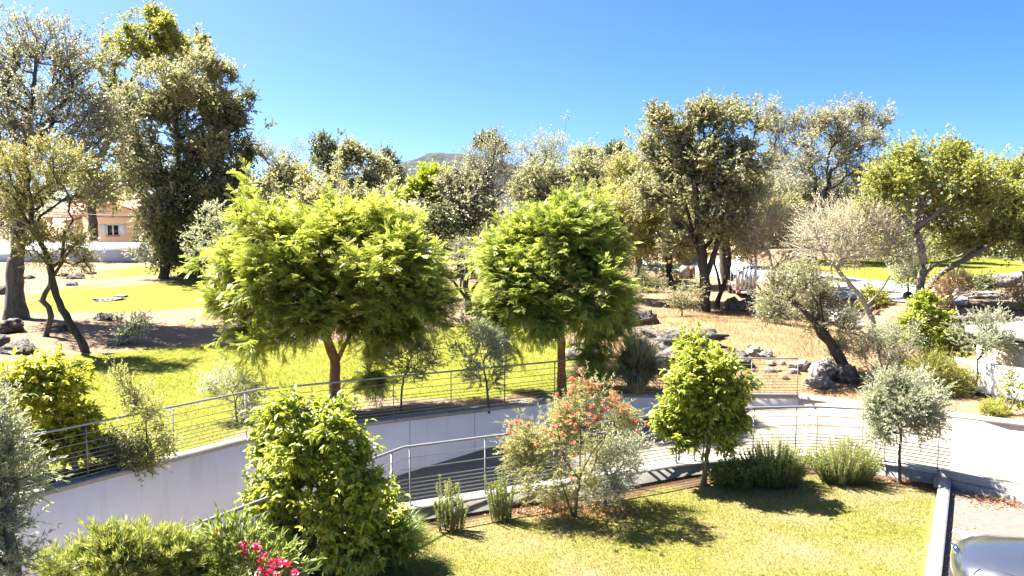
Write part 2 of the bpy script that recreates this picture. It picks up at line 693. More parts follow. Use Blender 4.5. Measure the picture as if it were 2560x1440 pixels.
# ramp: stations pair the garden-side edge with the lawn-side edge
NW = np.array([(-10.3, 0.0), (-4.1, 9.2), (-1.9, 12.5), (3.4, 14.85), (3.85, 15.0), (4.73, 15.2), (5.17, 15.27), (6.1, 15.35), (6.57, 15.35), (7.46, 15.15), (7.84, 14.95), (8.62, 14.4), (9.48, 13.55), (12.0, 10.8), (20.0, 2.2)], float)
ST = [((-20, -1.36), (-14, -5.4), -3.5), ((-14, 6.4), (-8, 3.4), -3.2), ((-9, 12.9), (-4.9, 8.0), -2.75), ((-5.9, 16.9), (-1.9, 12.5), -2.0), ((-2.9, 18.37), (-.5, 13.12), -1.43),
      ((-.2, 19.7), (1.2, 13.87), -1.0), ((2.65, 21.1), (3.4, 14.85), -.64), ((5.5, 20.97), (5.17, 15.27), -.45), ((8.3, 20.85), (7.46, 15.15), -.28),
      ((12.6, 18.0), (8.62, 14.4), -.2), ((17, 15.1), (11, 11.9), -.16), ((24, 10.5), (15, 7.58), -.12), ((34, 4), (20, 2.2), -.1)]
fa = np.array([s[0] for s in ST], float)
nb_ = np.array([s[1] for s in ST], float)
zz = np.array([s[2] for s in ST], float)
tt = np.linspace(0, len(ST) - 1, 150)
ix = np.arange(len(ST))
ra = np.stack([np.interp(tt, ix, fa[:, i]) for i in (0, 1)], 1)
rb = np.stack([np.interp(tt, ix, nb_[:, i]) for i in (0, 1)], 1)
rz = np.interp(tt, ix, zz)
rz = np.convolve(np.pad(rz, 6, mode='edge'), np.ones(13) / 13, 'valid')
w = np.linspace(-.02, 1.02, 24)
RX = ra[:, None, 0] * (1 - w) + rb[:, None, 0] * w
RY = ra[:, None, 1] * (1 - w) + rb[:, None, 1] * w
RZ = np.repeat(rz[:, None], 24, 1)
ii = (np.arange(149)[:, None] * 24 + np.arange(23)[None]).ravel()
structure(mesh_obj("ramp_road", np.stack([RX, RY, RZ], -1).reshape(-1, 3), [np.stack([ii, ii + 24, ii + 25, ii + 1], 1)], M['ramp'], None, True))


def nwall(x):
    return np.interp(x, NW[:, 0], NW[:, 1])


# front lawn (bounded by the near ramp wall and the side kerb) as a sheared grid
KERB0, KERB1 = np.array([8.55, 14.25]), np.array([3.2, 5.8])


def kerb_x(y):
    return KERB1[0] + (y - KERB1[1]) * (KERB0[0] - KERB1[0]) / (KERB0[1] - KERB1[1])


lu = np.linspace(0, 1, 90)
ly = np.linspace(-3, 15.5, 110)
LY, LU = np.meshgrid(ly, lu, indexing='ij')


def near_edge_x(y):
    """lawn's left edge: the lawn side of the ramp wall, left branch"""
    xs = np.interp(y, [-4, 0.0, 9.2, 12.5, 14.85, 15.0, 15.4], [-13, -10.3, -4.1, -1.9, 3.4, 3.85, 6.3])
    return xs


def right_edge_x(y):
    return np.interp(y, [-4, 5.8, 14.25, 14.5, 15.4], [-3.0, 3.2, 8.55, 8.5, 6.3])


LX = (near_edge_x(LY) - .05) * (1 - LU) + (right_edge_x(LY) + .05) * LU


def lawn_z(x, y):
    return LAWN_Z + .05 * (vnoise2(x, y, 2.2, 9) - .5) + .03 * (vnoise2(x, y, .7, 12) - .5)


def wall_dist(x, y):
    """distance from the near ramp wall, on the lawn side"""
    d = np.full(np.shape(x), 9.0)
    for a, b in zip(NW[:-3], NW[1:-2]):
        ab = b - a
        t = np.clip(((x - a[0]) * ab[0] + (y - a[1]) * ab[1]) / (ab @ ab), 0, 1)
        d = np.minimum(d, np.hypot(x - a[0] - t * ab[0], y - a[1] - t * ab[1]))
    return d


LZ = lawn_z(LX, LY)
soil = sstep((.75 + .5 * (vnoise2(LX, LY, .6, 21) - .5) - wall_dist(LX, LY)) / .3)
ii = (np.arange(109)[:, None] * 90 + np.arange(89)[None]).ravel()
structure(mesh_obj("lawn", np.stack([LX, LY, LZ], -1).reshape(-1, 3), [np.stack([ii, ii + 1, ii + 91, ii + 90], 1)], M['lawn'], None, True, {"soil": soil.ravel()}))

# parking pavement right of the kerb
mb = MB()
pk = [(3.25, 5.6), (8.65, 14.2), (9.5, 13.4), (12, 10.65), (20, 2.0), (20, -4), (-3, -4)]
PKZ = -.14
mb.add([(x, y, PKZ) for x, y in [(3.3, 5.8), (8.62, 14.25), (9.5, 13.4), (12.0, 10.65), (20, 2.05), (20, -4), (-2.9, -4)]] + [(8, 5, PKZ)],
       [(0, 7, 1)[::-1], (1, 7, 2)[::-1], (2, 7, 3)[::-1], (3, 7, 4)[::-1], (4, 7, 5)[::-1], (5, 7, 6)[::-1], (6, 7, 0)[::-1]])
structure(mb.build("parking_pavement", M['parking']))

# road beyond the mound
up_e = [(1600, 652), (1760, 658), (1900, 667), (2000, 679), (2100, 692), (2200, 704), (2290, 714), (2420, 726)]
lo_e = [(1600, 676), (1760, 690), (1860, 702), (1960, 722), (2060, 744), (2170, 756), (2290, 760), (2420, 768)]
ue = np.array([G(*p)[:2] for p in up_e])
le = np.array([G(*p)[:2] for p in lo_e])
t = np.linspace(0, 7, 60)
ue = np.stack([np.interp(t, np.arange(8), ue[:, i]) for i in (0, 1)], 1)
le = np.stack([np.interp(t, np.arange(8), le[:, i]) for i in (0, 1)], 1)
w = np.linspace(0, 1, 16)
QX = ue[:, None, 0] * (1 - w) + le[:, None, 0] * w
QY = ue[:, None, 1] * (1 - w) + le[:, None, 1] * w
QZ = terrain(QX, QY) + .06
ii = (np.arange(59)[:, None] * 16 + np.arange(15)[None]).ravel()
structure(mesh_obj("road", np.stack([QX, QY, QZ], -1).reshape(-1, 3), [np.stack([ii, ii + 16, ii + 17, ii + 1], 1)], M['roadm'], None, True))

# hill far behind
hx = np.linspace(-1300, 1100, 240)
hy = np.linspace(1500, 3000, 110)
HX, HY = np.meshgrid(hx, hy)


def hillz(X, Y):
    c = P(1092, 384, 2200)
    z = 0 * X
    z += (c[2] + 4) * np.exp(-(np.abs((X - c[0]) / 350) ** 1.7) - ((Y - 2200) / 420) ** 2)
    c2 = P(1290, 440, 2300)
    z += c2[2] * np.exp(-((X - c2[0]) / 200) ** 2 - ((Y - 2300) / 420) ** 2) * .55
    c3 = P(820, 450, 2400)
    z += c3[2] * np.exp(-((X - c3[0]) / 330) ** 2 - ((Y - 2400) / 420) ** 2) * .4
    z += (10 * (vnoise2(X, Y, 60, 31) - .5) + 6 * (vnoise2(X, Y, 19, 32) - .5) + 3.5 * (vnoise2(X, Y, 9, 33) - .5)) * np.clip(z / 100, 0, 1)
    return z


HZ = hillz(HX, HY)
_c = P(1092, 380, 2200)
HZ = HZ * (_c[2] / HZ.max()) - 4
ii = (np.arange(109)[:, None] * 240 + np.arange(239)[None]).ravel()
structure(mesh_obj("hill", np.stack([HX, HY, HZ], -1).reshape(-1, 3), [np.stack([ii, ii + 1, ii + 241, ii + 240], 1)], M['hill'], None, True))


# ------------------------------------------------------------------ walls and kerbs along polylines
def offset_poly(pl, off):
    pl = np.asarray(pl, float)
    d = np.diff(pl, axis=0)
    d /= np.linalg.norm(d, axis=1, keepdims=True)
    nrm = np.stack([-d[:, 1], d[:, 0]], 1)
    out = []
    for i in range(len(pl)):
        if i == 0:
            m = nrm[0]
            k = 1
        elif i == len(pl) - 1:
            m = nrm[-1]
            k = 1
        else:
            m = nrm[i - 1] + nrm[i]
            m = m / np.linalg.norm(m)
            k = 1 / max(.4, m @ nrm[i])
        out.append(pl[i] + m * off * k)
    return np.array(out)


def wall_mesh(mb, pl, o0, o1, z0, z1):
    a = offset_poly(pl, o0)
    b = offset_poly(pl, o1)
    n = len(a)
    z0 = np.broadcast_to(z0, (n,))
    z1 = np.broadcast_to(z1, (n,))
    v = np.vstack([np.c_[a, z0], np.c_[a, z1], np.c_[b, z1], np.c_[b, z0]])
    f = []
    for i in range(n - 1):
        for k in range(4):
            k2 = (k + 1) % 4
            f.append((k * n + i, k * n + i + 1, k2 * n + i + 1, k2 * n + i))
    f.append((0, n, 2 * n, 3 * n))
    f.append((n - 1, 4 * n - 1, 3 * n - 1, 2 * n - 1))
    mb.add(v, f)


RET = np.array([(-20, -1.36), (-9.0, 12.9), (-5.9, 16.9), (2.65, 21.1), (8.3, 20.85)])
t = thing("retaining_wall", "long white plastered retaining wall along the far side of the ramp", "wall", (-5.9, 16.9, 0))
mb = MB()
wall_mesh(mb, RET, 0.0, .28, -4.2, -.045)
mb.build("wall_face", M['plaster_white'], t, loc=t.location)
mb = MB()
wall_mesh(mb, RET, -.03, .31, -.043, .045)
mb.build("coping", M['concrete'], t, loc=t.location)
# thin dark joints between the panels of the wall
for px, py in ((640, 1160), (1025, 1120), (1187, 1100), (1330, 1080)):
    p = P(px, py, 18)
    for i in range(len(RET) - 1):
        a, b = RET[i], RET[i + 1]
        r = ray(px, py)
        k = r[0] / r[1]
        den = (b[0] - a[0]) - k * (b[1] - a[1])
        s = (k * a[1] - a[0]) / den
        if 0 <= s <= 1:
            c = a + s * (b - a)
            d = (b - a) / np.linalg.norm(b - a)
            nrm = np.array([d[1], -d[0]])
            mb = MB()
            q0, q1 = c - d * .006, c + d * .006
            mb.prism([q0 + nrm * .003, q1 + nrm * .003, q1 - nrm * .02, q0 - nrm * .02], -4.0, -.05)
            mb.build("panel_joint", M['concrete'], t, loc=t.location)
            break

DRV = np.array([(8.3, 20.85), (12.6, 18.0), (24, 10.5), (34, 4)])
t = thing("driveway_kerb", "low pinkish kerb wall with pale top edging the far side of the driveway", "kerb", (8.3, 20.85, 0))
mb = MB()
wall_mesh(mb, DRV, 0, .26, [-.9, -.7, -.7, -.7], [-.045, -.03, -.02, -.02])
mb.build("kerb_face", M['plaster_pink'], t, loc=t.location)
mb = MB()
wall_mesh(mb, DRV, -.03, .31, [-.043, -.028, -.018, -.018], [.045, .05, .05, .05])
mb.build("coping", M['concrete_pale'], t, loc=t.location)

NEARW = NW[:12]
t = thing("ramp_edge_wall", "low grey concrete wall carrying the near railing between lawn and ramp", "wall", (3.4, 14.85, 0))
mb = MB()
wall_mesh(mb, NEARW, -.14, .14, -3.8, .012)
mb.build("wall_face", M['concrete'], t, loc=t.location)
mb = MB()
wall_mesh(mb, NEARW, -.16, .16, .014, .05)
mb.build("coping", M['concrete_pale'], t, loc=t.location)
t = thing("driveway_edge", "low concrete edge between the bright driveway and the parking bay", "kerb", (8.62, 14.4, 0))
mb = MB()
wall_mesh(mb, NW[11:], -.14, .14, -.9, .05)
mb.build("kerb_face", M['concrete_pale'], t, loc=t.location)
mb = MB()
wall_mesh(mb, NW[11:], -.34, -.143, -.9, -.04)
mb.build("lower_step", M['concrete'], t, loc=t.location)
t = thing("lawn_kerb", "straight pale concrete kerb between the front lawn and the parking bay", "kerb", (KERB0[0], KERB0[1], 0))
mb = MB()
wall_mesh(mb, np.array([KERB1 - (KERB0 - KERB1) * .8, KERB0]), -.20, 0.0, -.9, -.02)
mb.build("kerb_stone", M['concrete_pale'], t, loc=t.location)
# white bay line
d = np.array([.85, -.52])
q = np.array([7.42, 11.92])
n_ = np.array([.52, .85]) * .05
mb = MB()
qs = [q - n_, q + d * 5 - n_, q + d * 5 + n_, q + n_]
mb.add([(x, y, PKZ + .005) for x, y in qs], [(0, 1, 2, 3)])
structure(mb.build("bay_line_marking", M['line_white']))


# ------------------------------------------------------------------ railings
def poly_tube(mb, pts, r, sides=8):
    mb.tube(pts, r, sides)


def railing(label, panels, rail, hts, zb, rr):
    t = thing("steel_railing", label, "railing", (*panels[0][0], zb))
    mb = MB()
    rail = np.asarray(rail, float)
    pts = []
    for i in range(len(rail) - 1):
        a, b = rail[i], rail[i + 1]
        n = max(2, int(np.linalg.norm(b - a) / .4))
        for s in np.linspace(0, 1, n, endpoint=False):
            pts.append(a + (b - a) * s)
    pts.append(rail[-1])
    pts = np.c_[np.array(pts), np.full(len(pts), zb + hts[0])]
    mb.tube(pts, rr, 10)
    mb.build("handrail", M['steel'], t, True, t.location)
    for (a, b, n, e0, e1) in panels:
        a, b = np.array(a, float), np.array(b, float)
        d = (b - a) / np.linalg.norm(b - a)
        for s in np.linspace(0, 1, n):
            c = a + (b - a) * s
            mb = MB()
            nrm = np.array([-d[1], d[0]])
            mb.prism([c - d * .006 - nrm * .022, c + d * .006 - nrm * .022, c + d * .006 + nrm * .022, c - d * .006 + nrm * .022], zb, zb + hts[0] - .015)
            mb.box(c[0] - .05, c[0] + .05, c[1] - .05, c[1] + .05, zb, zb + .012)
            mb.build("post", M['steel'], t, False, t.location)
        for h in hts[1:]:
            mb = MB()
            p0 = a - d * e0
            p1 = b + d * e1
            mb.tube([(*p0, zb + h), (*((p0 + p1) / 2), zb + h), (*p1, zb + h)], .0085, 6)
            mb.build("bar", M['steel'], t, True, t.location)
    return t


def on_ret(px):
    """point on the middle of the retaining wall's top at that pixel column"""
    mid = offset_poly(RET, .14)
    k = (px - 1280) / FPX / CP * .996
    for i in range(len(mid) - 1):
        a, b = mid[i], mid[i + 1]
        den = (b[0] - a[0]) - k * (b[1] - a[1])
        s = (k * a[1] - a[0]) / den
        if 0 <= s <= 1:
            return a + s * (b - a)
    return mid[-1]


HT = [1.06, .88, .71, .55, .465, .38, .295, .21, .125, .05]
mid = offset_poly(RET, .14)
dA = (mid[2] - mid[1]) / np.linalg.norm(mid[2] - mid[1])
fr_pan = [(mid[2] - dA * 9.0, mid[2] - dA * .35, 6, .1, .22),
          (on_ret(650), on_ret(1507), 7, .25, .12),
          (on_ret(1540), on_ret(2008), 5, .12, .1)]
railing("far galvanised steel railing on top of the white retaining wall", fr_pan, [mid[2] - dA * 9.2, mid[2], mid[3], on_ret(2022)], HT, .045, .024)


def on_near(px):
    k = (px - 1280) / FPX / CP * .99
    for i in range(len(NW) - 1):
        a, b = NW[i], NW[i + 1]
        den = (b[0] - a[0]) - k * (b[1] - a[1])
        s = (k * a[1] - a[0]) / den
        if 0 <= s <= 1:
            return a + s * (b - a)


dB = (NW[2] - NW[1]) / np.linalg.norm(NW[2] - NW[1])
nr_pan = [(NW[2] - dB * 8.0, NW[2] - dB * .3, 6, .1, .2),
          (on_near(1016), on_near(1703), 5, .2, .15),
          (on_near(1750), on_near(1849), 2, .12, .2),
          (on_near(1900), on_near(2009), 2, .2, .2),
          (on_near(2064), on_near(2181), 2, .2, .2),
          (on_near(2240), on_near(2378), 2, .2, .22)]
HTN = [1.06, .86, .66, .47, .40, .33, .26, .19, .12, .05]
railing("near steel railing along the low wall beside the front lawn", nr_pan,
        [NW[2] - dB * 8.2] + [tuple(p) for p in NW[2:11]] + [on_near(2395)], HTN, .05, .026)

# ------------------------------------------------------------------ plants: leaf shapes
def unit(a):
    return a / (np.linalg.norm(a, axis=-1, keepdims=True) + 1e-9)


def tpl_diamond():
    return np.array([(0, 0, 0), (.5, .45, .06), (0, 1, -.08), (-.5, .45, .06)], float), [np.array([(0, 1, 2, 3)])]


def tpl_blade():      # narrow leaf
    return np.array([(0, 0, 0), (.5, .35, .05), (.35, .7, 0), (0, 1, -.1), (-.35, .7, 0), (-.5, .35, .05)], float), [np.array([(0, 1, 2, 3), (0, 3, 4, 5)])]


def tpl_broad():      # folded broad leaf that droops to its tip
    y = np.array([0, .3, .65, 1])
    z = -.28 * y ** 2
    v = [(0, 0, 0), (0, .3, z[1]), (0, .65, z[2]), (0, 1, z[3]),
         (.48, .28, .10 + z[1]), (.42, .66, .08 + z[2]), (-.48, .28, .10 + z[1]), (-.42, .66, .08 + z[2])]
    return np.array(v, float), [np.array([(1, 4, 5, 2), (1, 2, 7, 6)]), np.array([(0, 4, 1), (0, 1, 6), (2, 5, 3), (2, 3, 7)])]


def tpl_frond(n=7):   # feathery twice-cut frond
    v, f = [], []
    for k in range(n):
        y = .08 + .9 * k / (n - 1)
        L = .30 * math.sin(math.pi * min(1, .25 + .8 * (1 - y * .9))) + .05
        for s in (-1, 1):
            b = len(v)
            z = -.16 * y * y
            w = .058
            v += [(0, y - w, z), (s * L * .5, y + L * .25 - w, z + .01), (s * L, y + L * .55, z - .05), (s * L * .5, y + L * .25 + w, z + .01)]
            f.append((b, b + 1, b + 2, b + 3))
    return np.array(v, float), [np.array(f)]


def tpl_needles(n=5):  # short tuft of narrow leaves
    v, f = [], []
    rg = np.random.default_rng(3)
    for k in range(n):
        a = 2 * math.pi * k / n + rg.uniform(-.4, .4)
        sp = rg.uniform(.35, .75)
        c, s_ = math.cos(a) * sp, math.sin(a) * sp
        b = len(v)
        v += [(0, .0, 0), (c * .5 - s_ * .10, .5, s_ * .5 + c * .10), (c, 1, s_), (c * .5 + s_ * .10, .5, s_ * .5 - c * .10)]
        f.append((b, b + 1, b + 2, b + 3))
    return np.array(v, float), [np.array(f)]


TPL = dict(diamond=tpl_diamond(), blade=tpl_blade(), broad=tpl_broad(), frond=tpl_frond(), needles=tpl_needles())


def inst(pos, axis, nrm, ln, wd, tpl, var):
    """one leaf mesh soup: returns verts, faces, per-face values"""
    tv, tf = TPL[tpl]
    axis = unit(axis)
    nrm = unit(nrm - (nrm * axis).sum(-1, keepdims=True) * axis)
    xx = np.cross(axis, nrm)
    n, k = len(pos), len(tv)
    v = pos[:, None] + tv[None, :, 0:1] * wd[:, None, None] * xx[:, None] + tv[None, :, 1:2] * ln[:, None, None] * axis[:, None] + tv[None, :, 2:3] * ln[:, None, None] * nrm[:, None]
    base = (np.arange(n) * k)[:, None, None]
    fs = [(base + f[None]).reshape(-1, f.shape[1]) for f in tf]
    vals = [np.repeat(var, len(f)) for f in tf]
    return v.reshape(-1, 3), fs, vals


# ------------------------------------------------------------------ plants: branching
def skeleton(rng, trunk, r0, targets, seg, first=.35, wig=.1, up=.25, plen_w=.35, rt=.008):
    trunk = np.asarray(trunk, float)
    sl = np.r_[0, np.cumsum(np.linalg.norm(np.diff(trunk, axis=0), axis=1))]
    n0 = max(4, int(sl[-1] / (seg * .6)))
    s = np.linspace(0, sl[-1], n0)
    tp = np.stack([np.interp(s, sl, trunk[:, i]) for i in range(3)], 1)
    for _ in range(2):
        tp[1:-1] = .25 * tp[:-2] + .5 * tp[1:-1] + .25 * tp[2:]
    tp[1:-1] += rng.normal(0, wig * seg * .25, (n0 - 2, 3))
    cap = n0 + len(targets) * 40 + 10
    pos = np.zeros((cap, 3))
    par = np.full(cap, -1)
    pl = np.zeros(cap)
    dr = np.zeros((cap, 3))
    pos[:n0] = tp
    par[1:n0] = np.arange(n0 - 1)
    pl[:n0] = s
    dr[1:n0] = unit(np.diff(tp, axis=0))
    dr[0] = dr[1]
    n = n0
    lo = int(first * (n0 - 1))
    dist0 = np.min(np.linalg.norm(targets[:, None] - tp[None, lo:], axis=2), axis=1)
    ends = []
    for ti in np.argsort(dist0 + rng.uniform(0, seg, len(targets))):
        T = targets[ti]
        dv = T - pos[lo:n]
        ds = np.linalg.norm(dv, axis=1)
        cosv = (dv * dr[lo:n]).sum(1) / (ds + 1e-6)
        cost = ds * (1.25 - .25 * cosv) + plen_w * pl[lo:n] + np.where(dv[:, 2] < -.2 * ds, .25 * ds, 0)
        j = lo + int(np.argmin(cost))
        L = np.linalg.norm(T - pos[j])
        k = min(38, max(1, int(math.ceil(L / seg))))
        A = pos[j]
        C = A + dr[j] * L * .33 + np.array([0, 0, up * L * .35])
        pj = j
        for q in range(1, k + 1):
            u = q / k
            p = (1 - u) ** 2 * A + 2 * u * (1 - u) * C + u * u * T
            if q < k:
                p = p + rng.normal(0, wig * seg, 3)
            pos[n] = p
            par[n] = pj
            d = p - pos[pj]
            ld = np.linalg.norm(d) + 1e-9
            pl[n] = pl[pj] + ld
            dr[n] = d / ld
            pj = n
            n += 1
        ends.append(pj)
    pos, par, dr = pos[:n], par[:n], dr[:n]
    cnt = np.zeros(n)
    cnt[ends] = 1
    for i in range(n - 1, 0, -1):
        cnt[par[i]] += cnt[i]
    cnt = np.maximum(cnt, 1)
    ex = math.log(max(1.5, r0 / rt)) / math.log(max(2, cnt[0]))
    rad = rt * cnt ** ex
    rad[:n0] *= 1 - .25 * np.linspace(0, 1, n0)
    return pos, par, dr, rad, np.array(ends), n0


def branch_mesh(rng, pos, par, rad, flare=1.35, thick=.06):
    n = len(pos)
    kids = [[] for _ in range(n)]
    for i in range(1, n):
        kids[par[i]].append(i)
    V, F3, nv = [], [], 0
    stack = [(0, None)]
    while stack:
        s, p = stack.pop()
        ch = [] if p is None else [p]
        rs = [] if p is None else [min(rad[p], rad[s] * 1.15)]
        i = s
        while True:
            ch.append(i)
            rs.append(rad[i])
            ks = kids[i]
            if not ks:
                break
            b = max(ks, key=lambda q: rad[q])
            for q in ks:
                if q != b:
                    stack.append((q, i))
            i = b
        if len(ch) < 2:
            continue
        rs = np.array(rs)
        pts = pos[ch]
        if p is None:
            L = np.r_[0, np.cumsum(np.linalg.norm(np.diff(pts, axis=0), axis=1))]
            rs = rs * (1 + (flare - 1) * np.exp(-L / (rs[0] * 2.2 + .05)))
            pts = pts.copy()
            pts[0, 2] -= .12
        rs[-1] *= .5
        sides = 9 if rs.max() > thick else (5 if rs.max() > .016 else 3)
        v, f, _ = tube(pts, rs, sides)
        if sides == 9:
            v = v + (v - np.repeat(pts, 9, 0)) * (rng.normal(0, .09, (len(v), 1)))
        V.append(v)
        F3.append(f + nv)
        nv += len(v)
    return np.vstack(V), np.vstack(F3)


def twig_mesh(p0, dirs, lens, droop, r):
    """thin two-segment twigs"""
    n = len(p0)
    a = unit(np.cross(dirs, np.array([.3, .2, 1.0])))
    b = np.cross(dirs, a)
    m = p0 + dirs * (lens * .5)[:, None]
    m[:, 2] -= droop * lens * .25
    e = p0 + dirs * lens[:, None]
    e[:, 2] -= droop * lens
    v = []
    for c, s in ((p0, 1.0), (m, .7)):
        for k in range(3):
            th = k * 2.094
            v.append(c + (a * math.cos(th) + b * math.sin(th)) * (r * s))
    v.append(e)
    v = np.stack(v, 1)
    base = (np.arange(n) * 7)[:, None, None]
    q = np.array([(0, 1, 4, 3), (1, 2, 5, 4), (2, 0, 3, 5)])
    t3 = np.array([(3, 4, 6), (4, 5, 6), (5, 3, 6)])
    return v.reshape(-1, 3), (base + q).reshape(-1, 4), (base + t3).reshape(-1, 3)


def foliage(rng, cen, outd, st):
    """twigs and leaves round each clump centre; returns twig parts and leaf parts"""
    n = len(cen)
    T, L = st['T'], st['L']
    c = np.repeat(cen, T, 0)
    o = np.repeat(outd, T, 0)
    ln0 = np.repeat(rng.uniform(.7, 1.35, n), T)
    d = unit(o * st.get('fwd', .8) + rng.normal(0, st.get('spread', .7), c.shape) + np.array([0, 0, st.get('upb', .3)]))
    ln = st['tl'] * rng.uniform(.55, 1.25, len(c)) * ln0
    dp = st.get('droop', 0.0) * rng.uniform(.5, 1.3, len(c))
    p0 = c + rng.normal(0, st['tl'] * st.get('off', .22), c.shape)
    tv = twig_mesh(p0, d, ln, dp, st.get('tr', .004))
    t = rng.uniform(.12, 1.0, (len(c), L)) if not st.get('even') else np.clip((np.arange(L)[None] + .6) / L + rng.normal(0, .03, (len(c), L)), .05, 1)
    pos = p0[:, None] + d[:, None] * (ln[:, None] * t)[..., None]
    pos[..., 2] -= dp[:, None] * ln[:, None] * t * t
    dd = d[:, None] + np.zeros((1, L, 1))
    dd = dd.copy()
    dd[..., 2] -= 2 * dp[:, None] * t
    dd = unit(dd)
    side = np.cross(dd, unit(rng.normal(0, .25, dd.shape) + np.array([0, 0, 1.0])))
    sg = np.where((np.arange(L) % 2 == 0), 1.0, -1.0)[None, :, None]
    rnd = rng.normal(0, 1, dd.shape)
    ax = dd * st.get('fa', .6) + side * sg * st.get('fs', .6) + rnd * st.get('fr', .35) + np.array([0, 0, st.get('fz', 0.0)])
    nr = rng.normal(0, st.get('nr', .6), dd.shape) + np.array([0, 0, st.get('nu', .7)])
    k = pos.shape[0] * L
    ll = st['ll'] * rng.uniform(.65, 1.25, k)
    clv = np.repeat(rng.uniform(0, 1, n), T * L)
    var = np.clip(.6 * rng.uniform(0, 1, k) + .4 * clv, 0, 1)
    if st.get('tipv'):
        var = np.clip(var * .45 + .6 * t.ravel() ** 2, 0, 1)
    lf = inst(pos.reshape(-1, 3), ax.reshape(-1, 3), nr.reshape(-1, 3), ll, ll * st['lw'], st['tpl'], var)
    tips = (p0 + d * ln[:, None] - np.array([0, 0, 1.0]) * (dp * ln)[:, None], dd[:, -1])
    return tv, lf, tips


S = dict(
    mimosa=dict(T=7, tl=.50, L=12, ll=.18, lw=1.0, tpl='frond', droop=.12, fwd=1.0, spread=.6, upb=.12, lead=.06, fa=.75, fs=.6, fr=.2, nu=1.0, nr=.4, gap=.38, even=1, tipv=1, leaf='mimosa', bark='bark_orange', tr=.004, seg=.35, wig=.1),
    oak=dict(T=9, tl=.58, L=16, ll=.125, lw=.58, tpl='diamond', spread=.85, upb=.35, leaf='oak', bark='bark_grey', tr=.009, seg=.55, wig=.14),
    oakdark=dict(T=9, tl=.65, L=18, ll=.16, lw=.6, tpl='diamond', spread=.9, upb=.2, leaf='oakdark', bark='bark_dark', tr=.008, seg=.6, wig=.13),
    grey=dict(T=8, tl=.85, L=13, ll=.115, lw=.55, tpl='diamond', spread=.62, upb=.5, leaf='greysparse', bark='bark_grey', tr=.011, seg=.55, wig=.13),
    yoak=dict(T=9, tl=.62, L=16, ll=.12, lw=.55, tpl='diamond', spread=.85, upb=.25, leaf='yellowoak', bark='bark_pale', tr=.008, seg=.5, wig=.14),
    ygreen=dict(T=8, tl=.45, L=14, ll=.10, lw=.42, tpl='diamond', spread=.8, upb=.4, leaf='yelgreen', bark='bark_dark', tr=.006, seg=.4, wig=.14),
    tallgum=dict(T=9, tl=.85, L=16, ll=.24, lw=.5, tpl='diamond', spread=.8, upb=-.1, leaf='goldoak', bark='bark_grey', tr=.012, seg=.8, wig=.12),
    silvertree=dict(T=9, tl=.75, L=15, ll=.14, lw=.45, tpl='diamond', spread=.7, upb=.5, leaf='olive', bark='bark_grey', tr=.009, seg=.6, wig=.12),
    far=dict(T=8, tl=.9, L=15, ll=.22, lw=.6, tpl='diamond', spread=.9, upb=.25, nu=1.1, leaf='oak', bark='bark_grey', tr=.012, seg=.9, wig=.14),
    olive=dict(T=8, tl=.30, L=18, ll=.056, lw=.26, tpl='blade', spread=.6, upb=.35, fa=.8, fs=.5, fr=.3, leaf='olive', bark='bark_grey', tr=.0028, seg=.2, wig=.12),
    dry=dict(T=7, tl=.85, L=6, ll=.06, lw=.5, tpl='diamond', spread=.45, upb=.25, fwd=1.0, leaf='dry', bark='bark_dry', tr=.0075, seg=.4, wig=.13),
    laurel=dict(T=4, tl=.24, L=9, ll=.115, lw=.42, tpl='broad', spread=.7, upb=.25, fa=.6, fs=.7, fr=.3, fz=-.25, nu=.9, nr=.45, leaf='laurel', bark='bark_green', tr=.004, seg=.18, wig=.12, tipv=1),
    callis=dict(T=6, tl=.32, L=18, ll=.055, lw=.16, tpl='blade', spread=.6, upb=.15, droop=.2, fa=.6, fs=.6, fr=.4, leaf='callis', bark='bark_green', tr=.003, seg=.2, wig=.12),
    silver=dict(T=8, tl=.32, L=14, ll=.042, lw=.4, tpl='diamond', spread=.6, upb=.25, leaf='silver', bark='bark_pale', tr=.0032, seg=.2, wig=.1),
    shrub=dict(T=7, tl=.35, L=14, ll=.055, lw=.5, tpl='diamond', spread=.8, upb=.35, leaf='oak', bark='bark_grey', tr=.004, seg=.25, wig=.12),
)


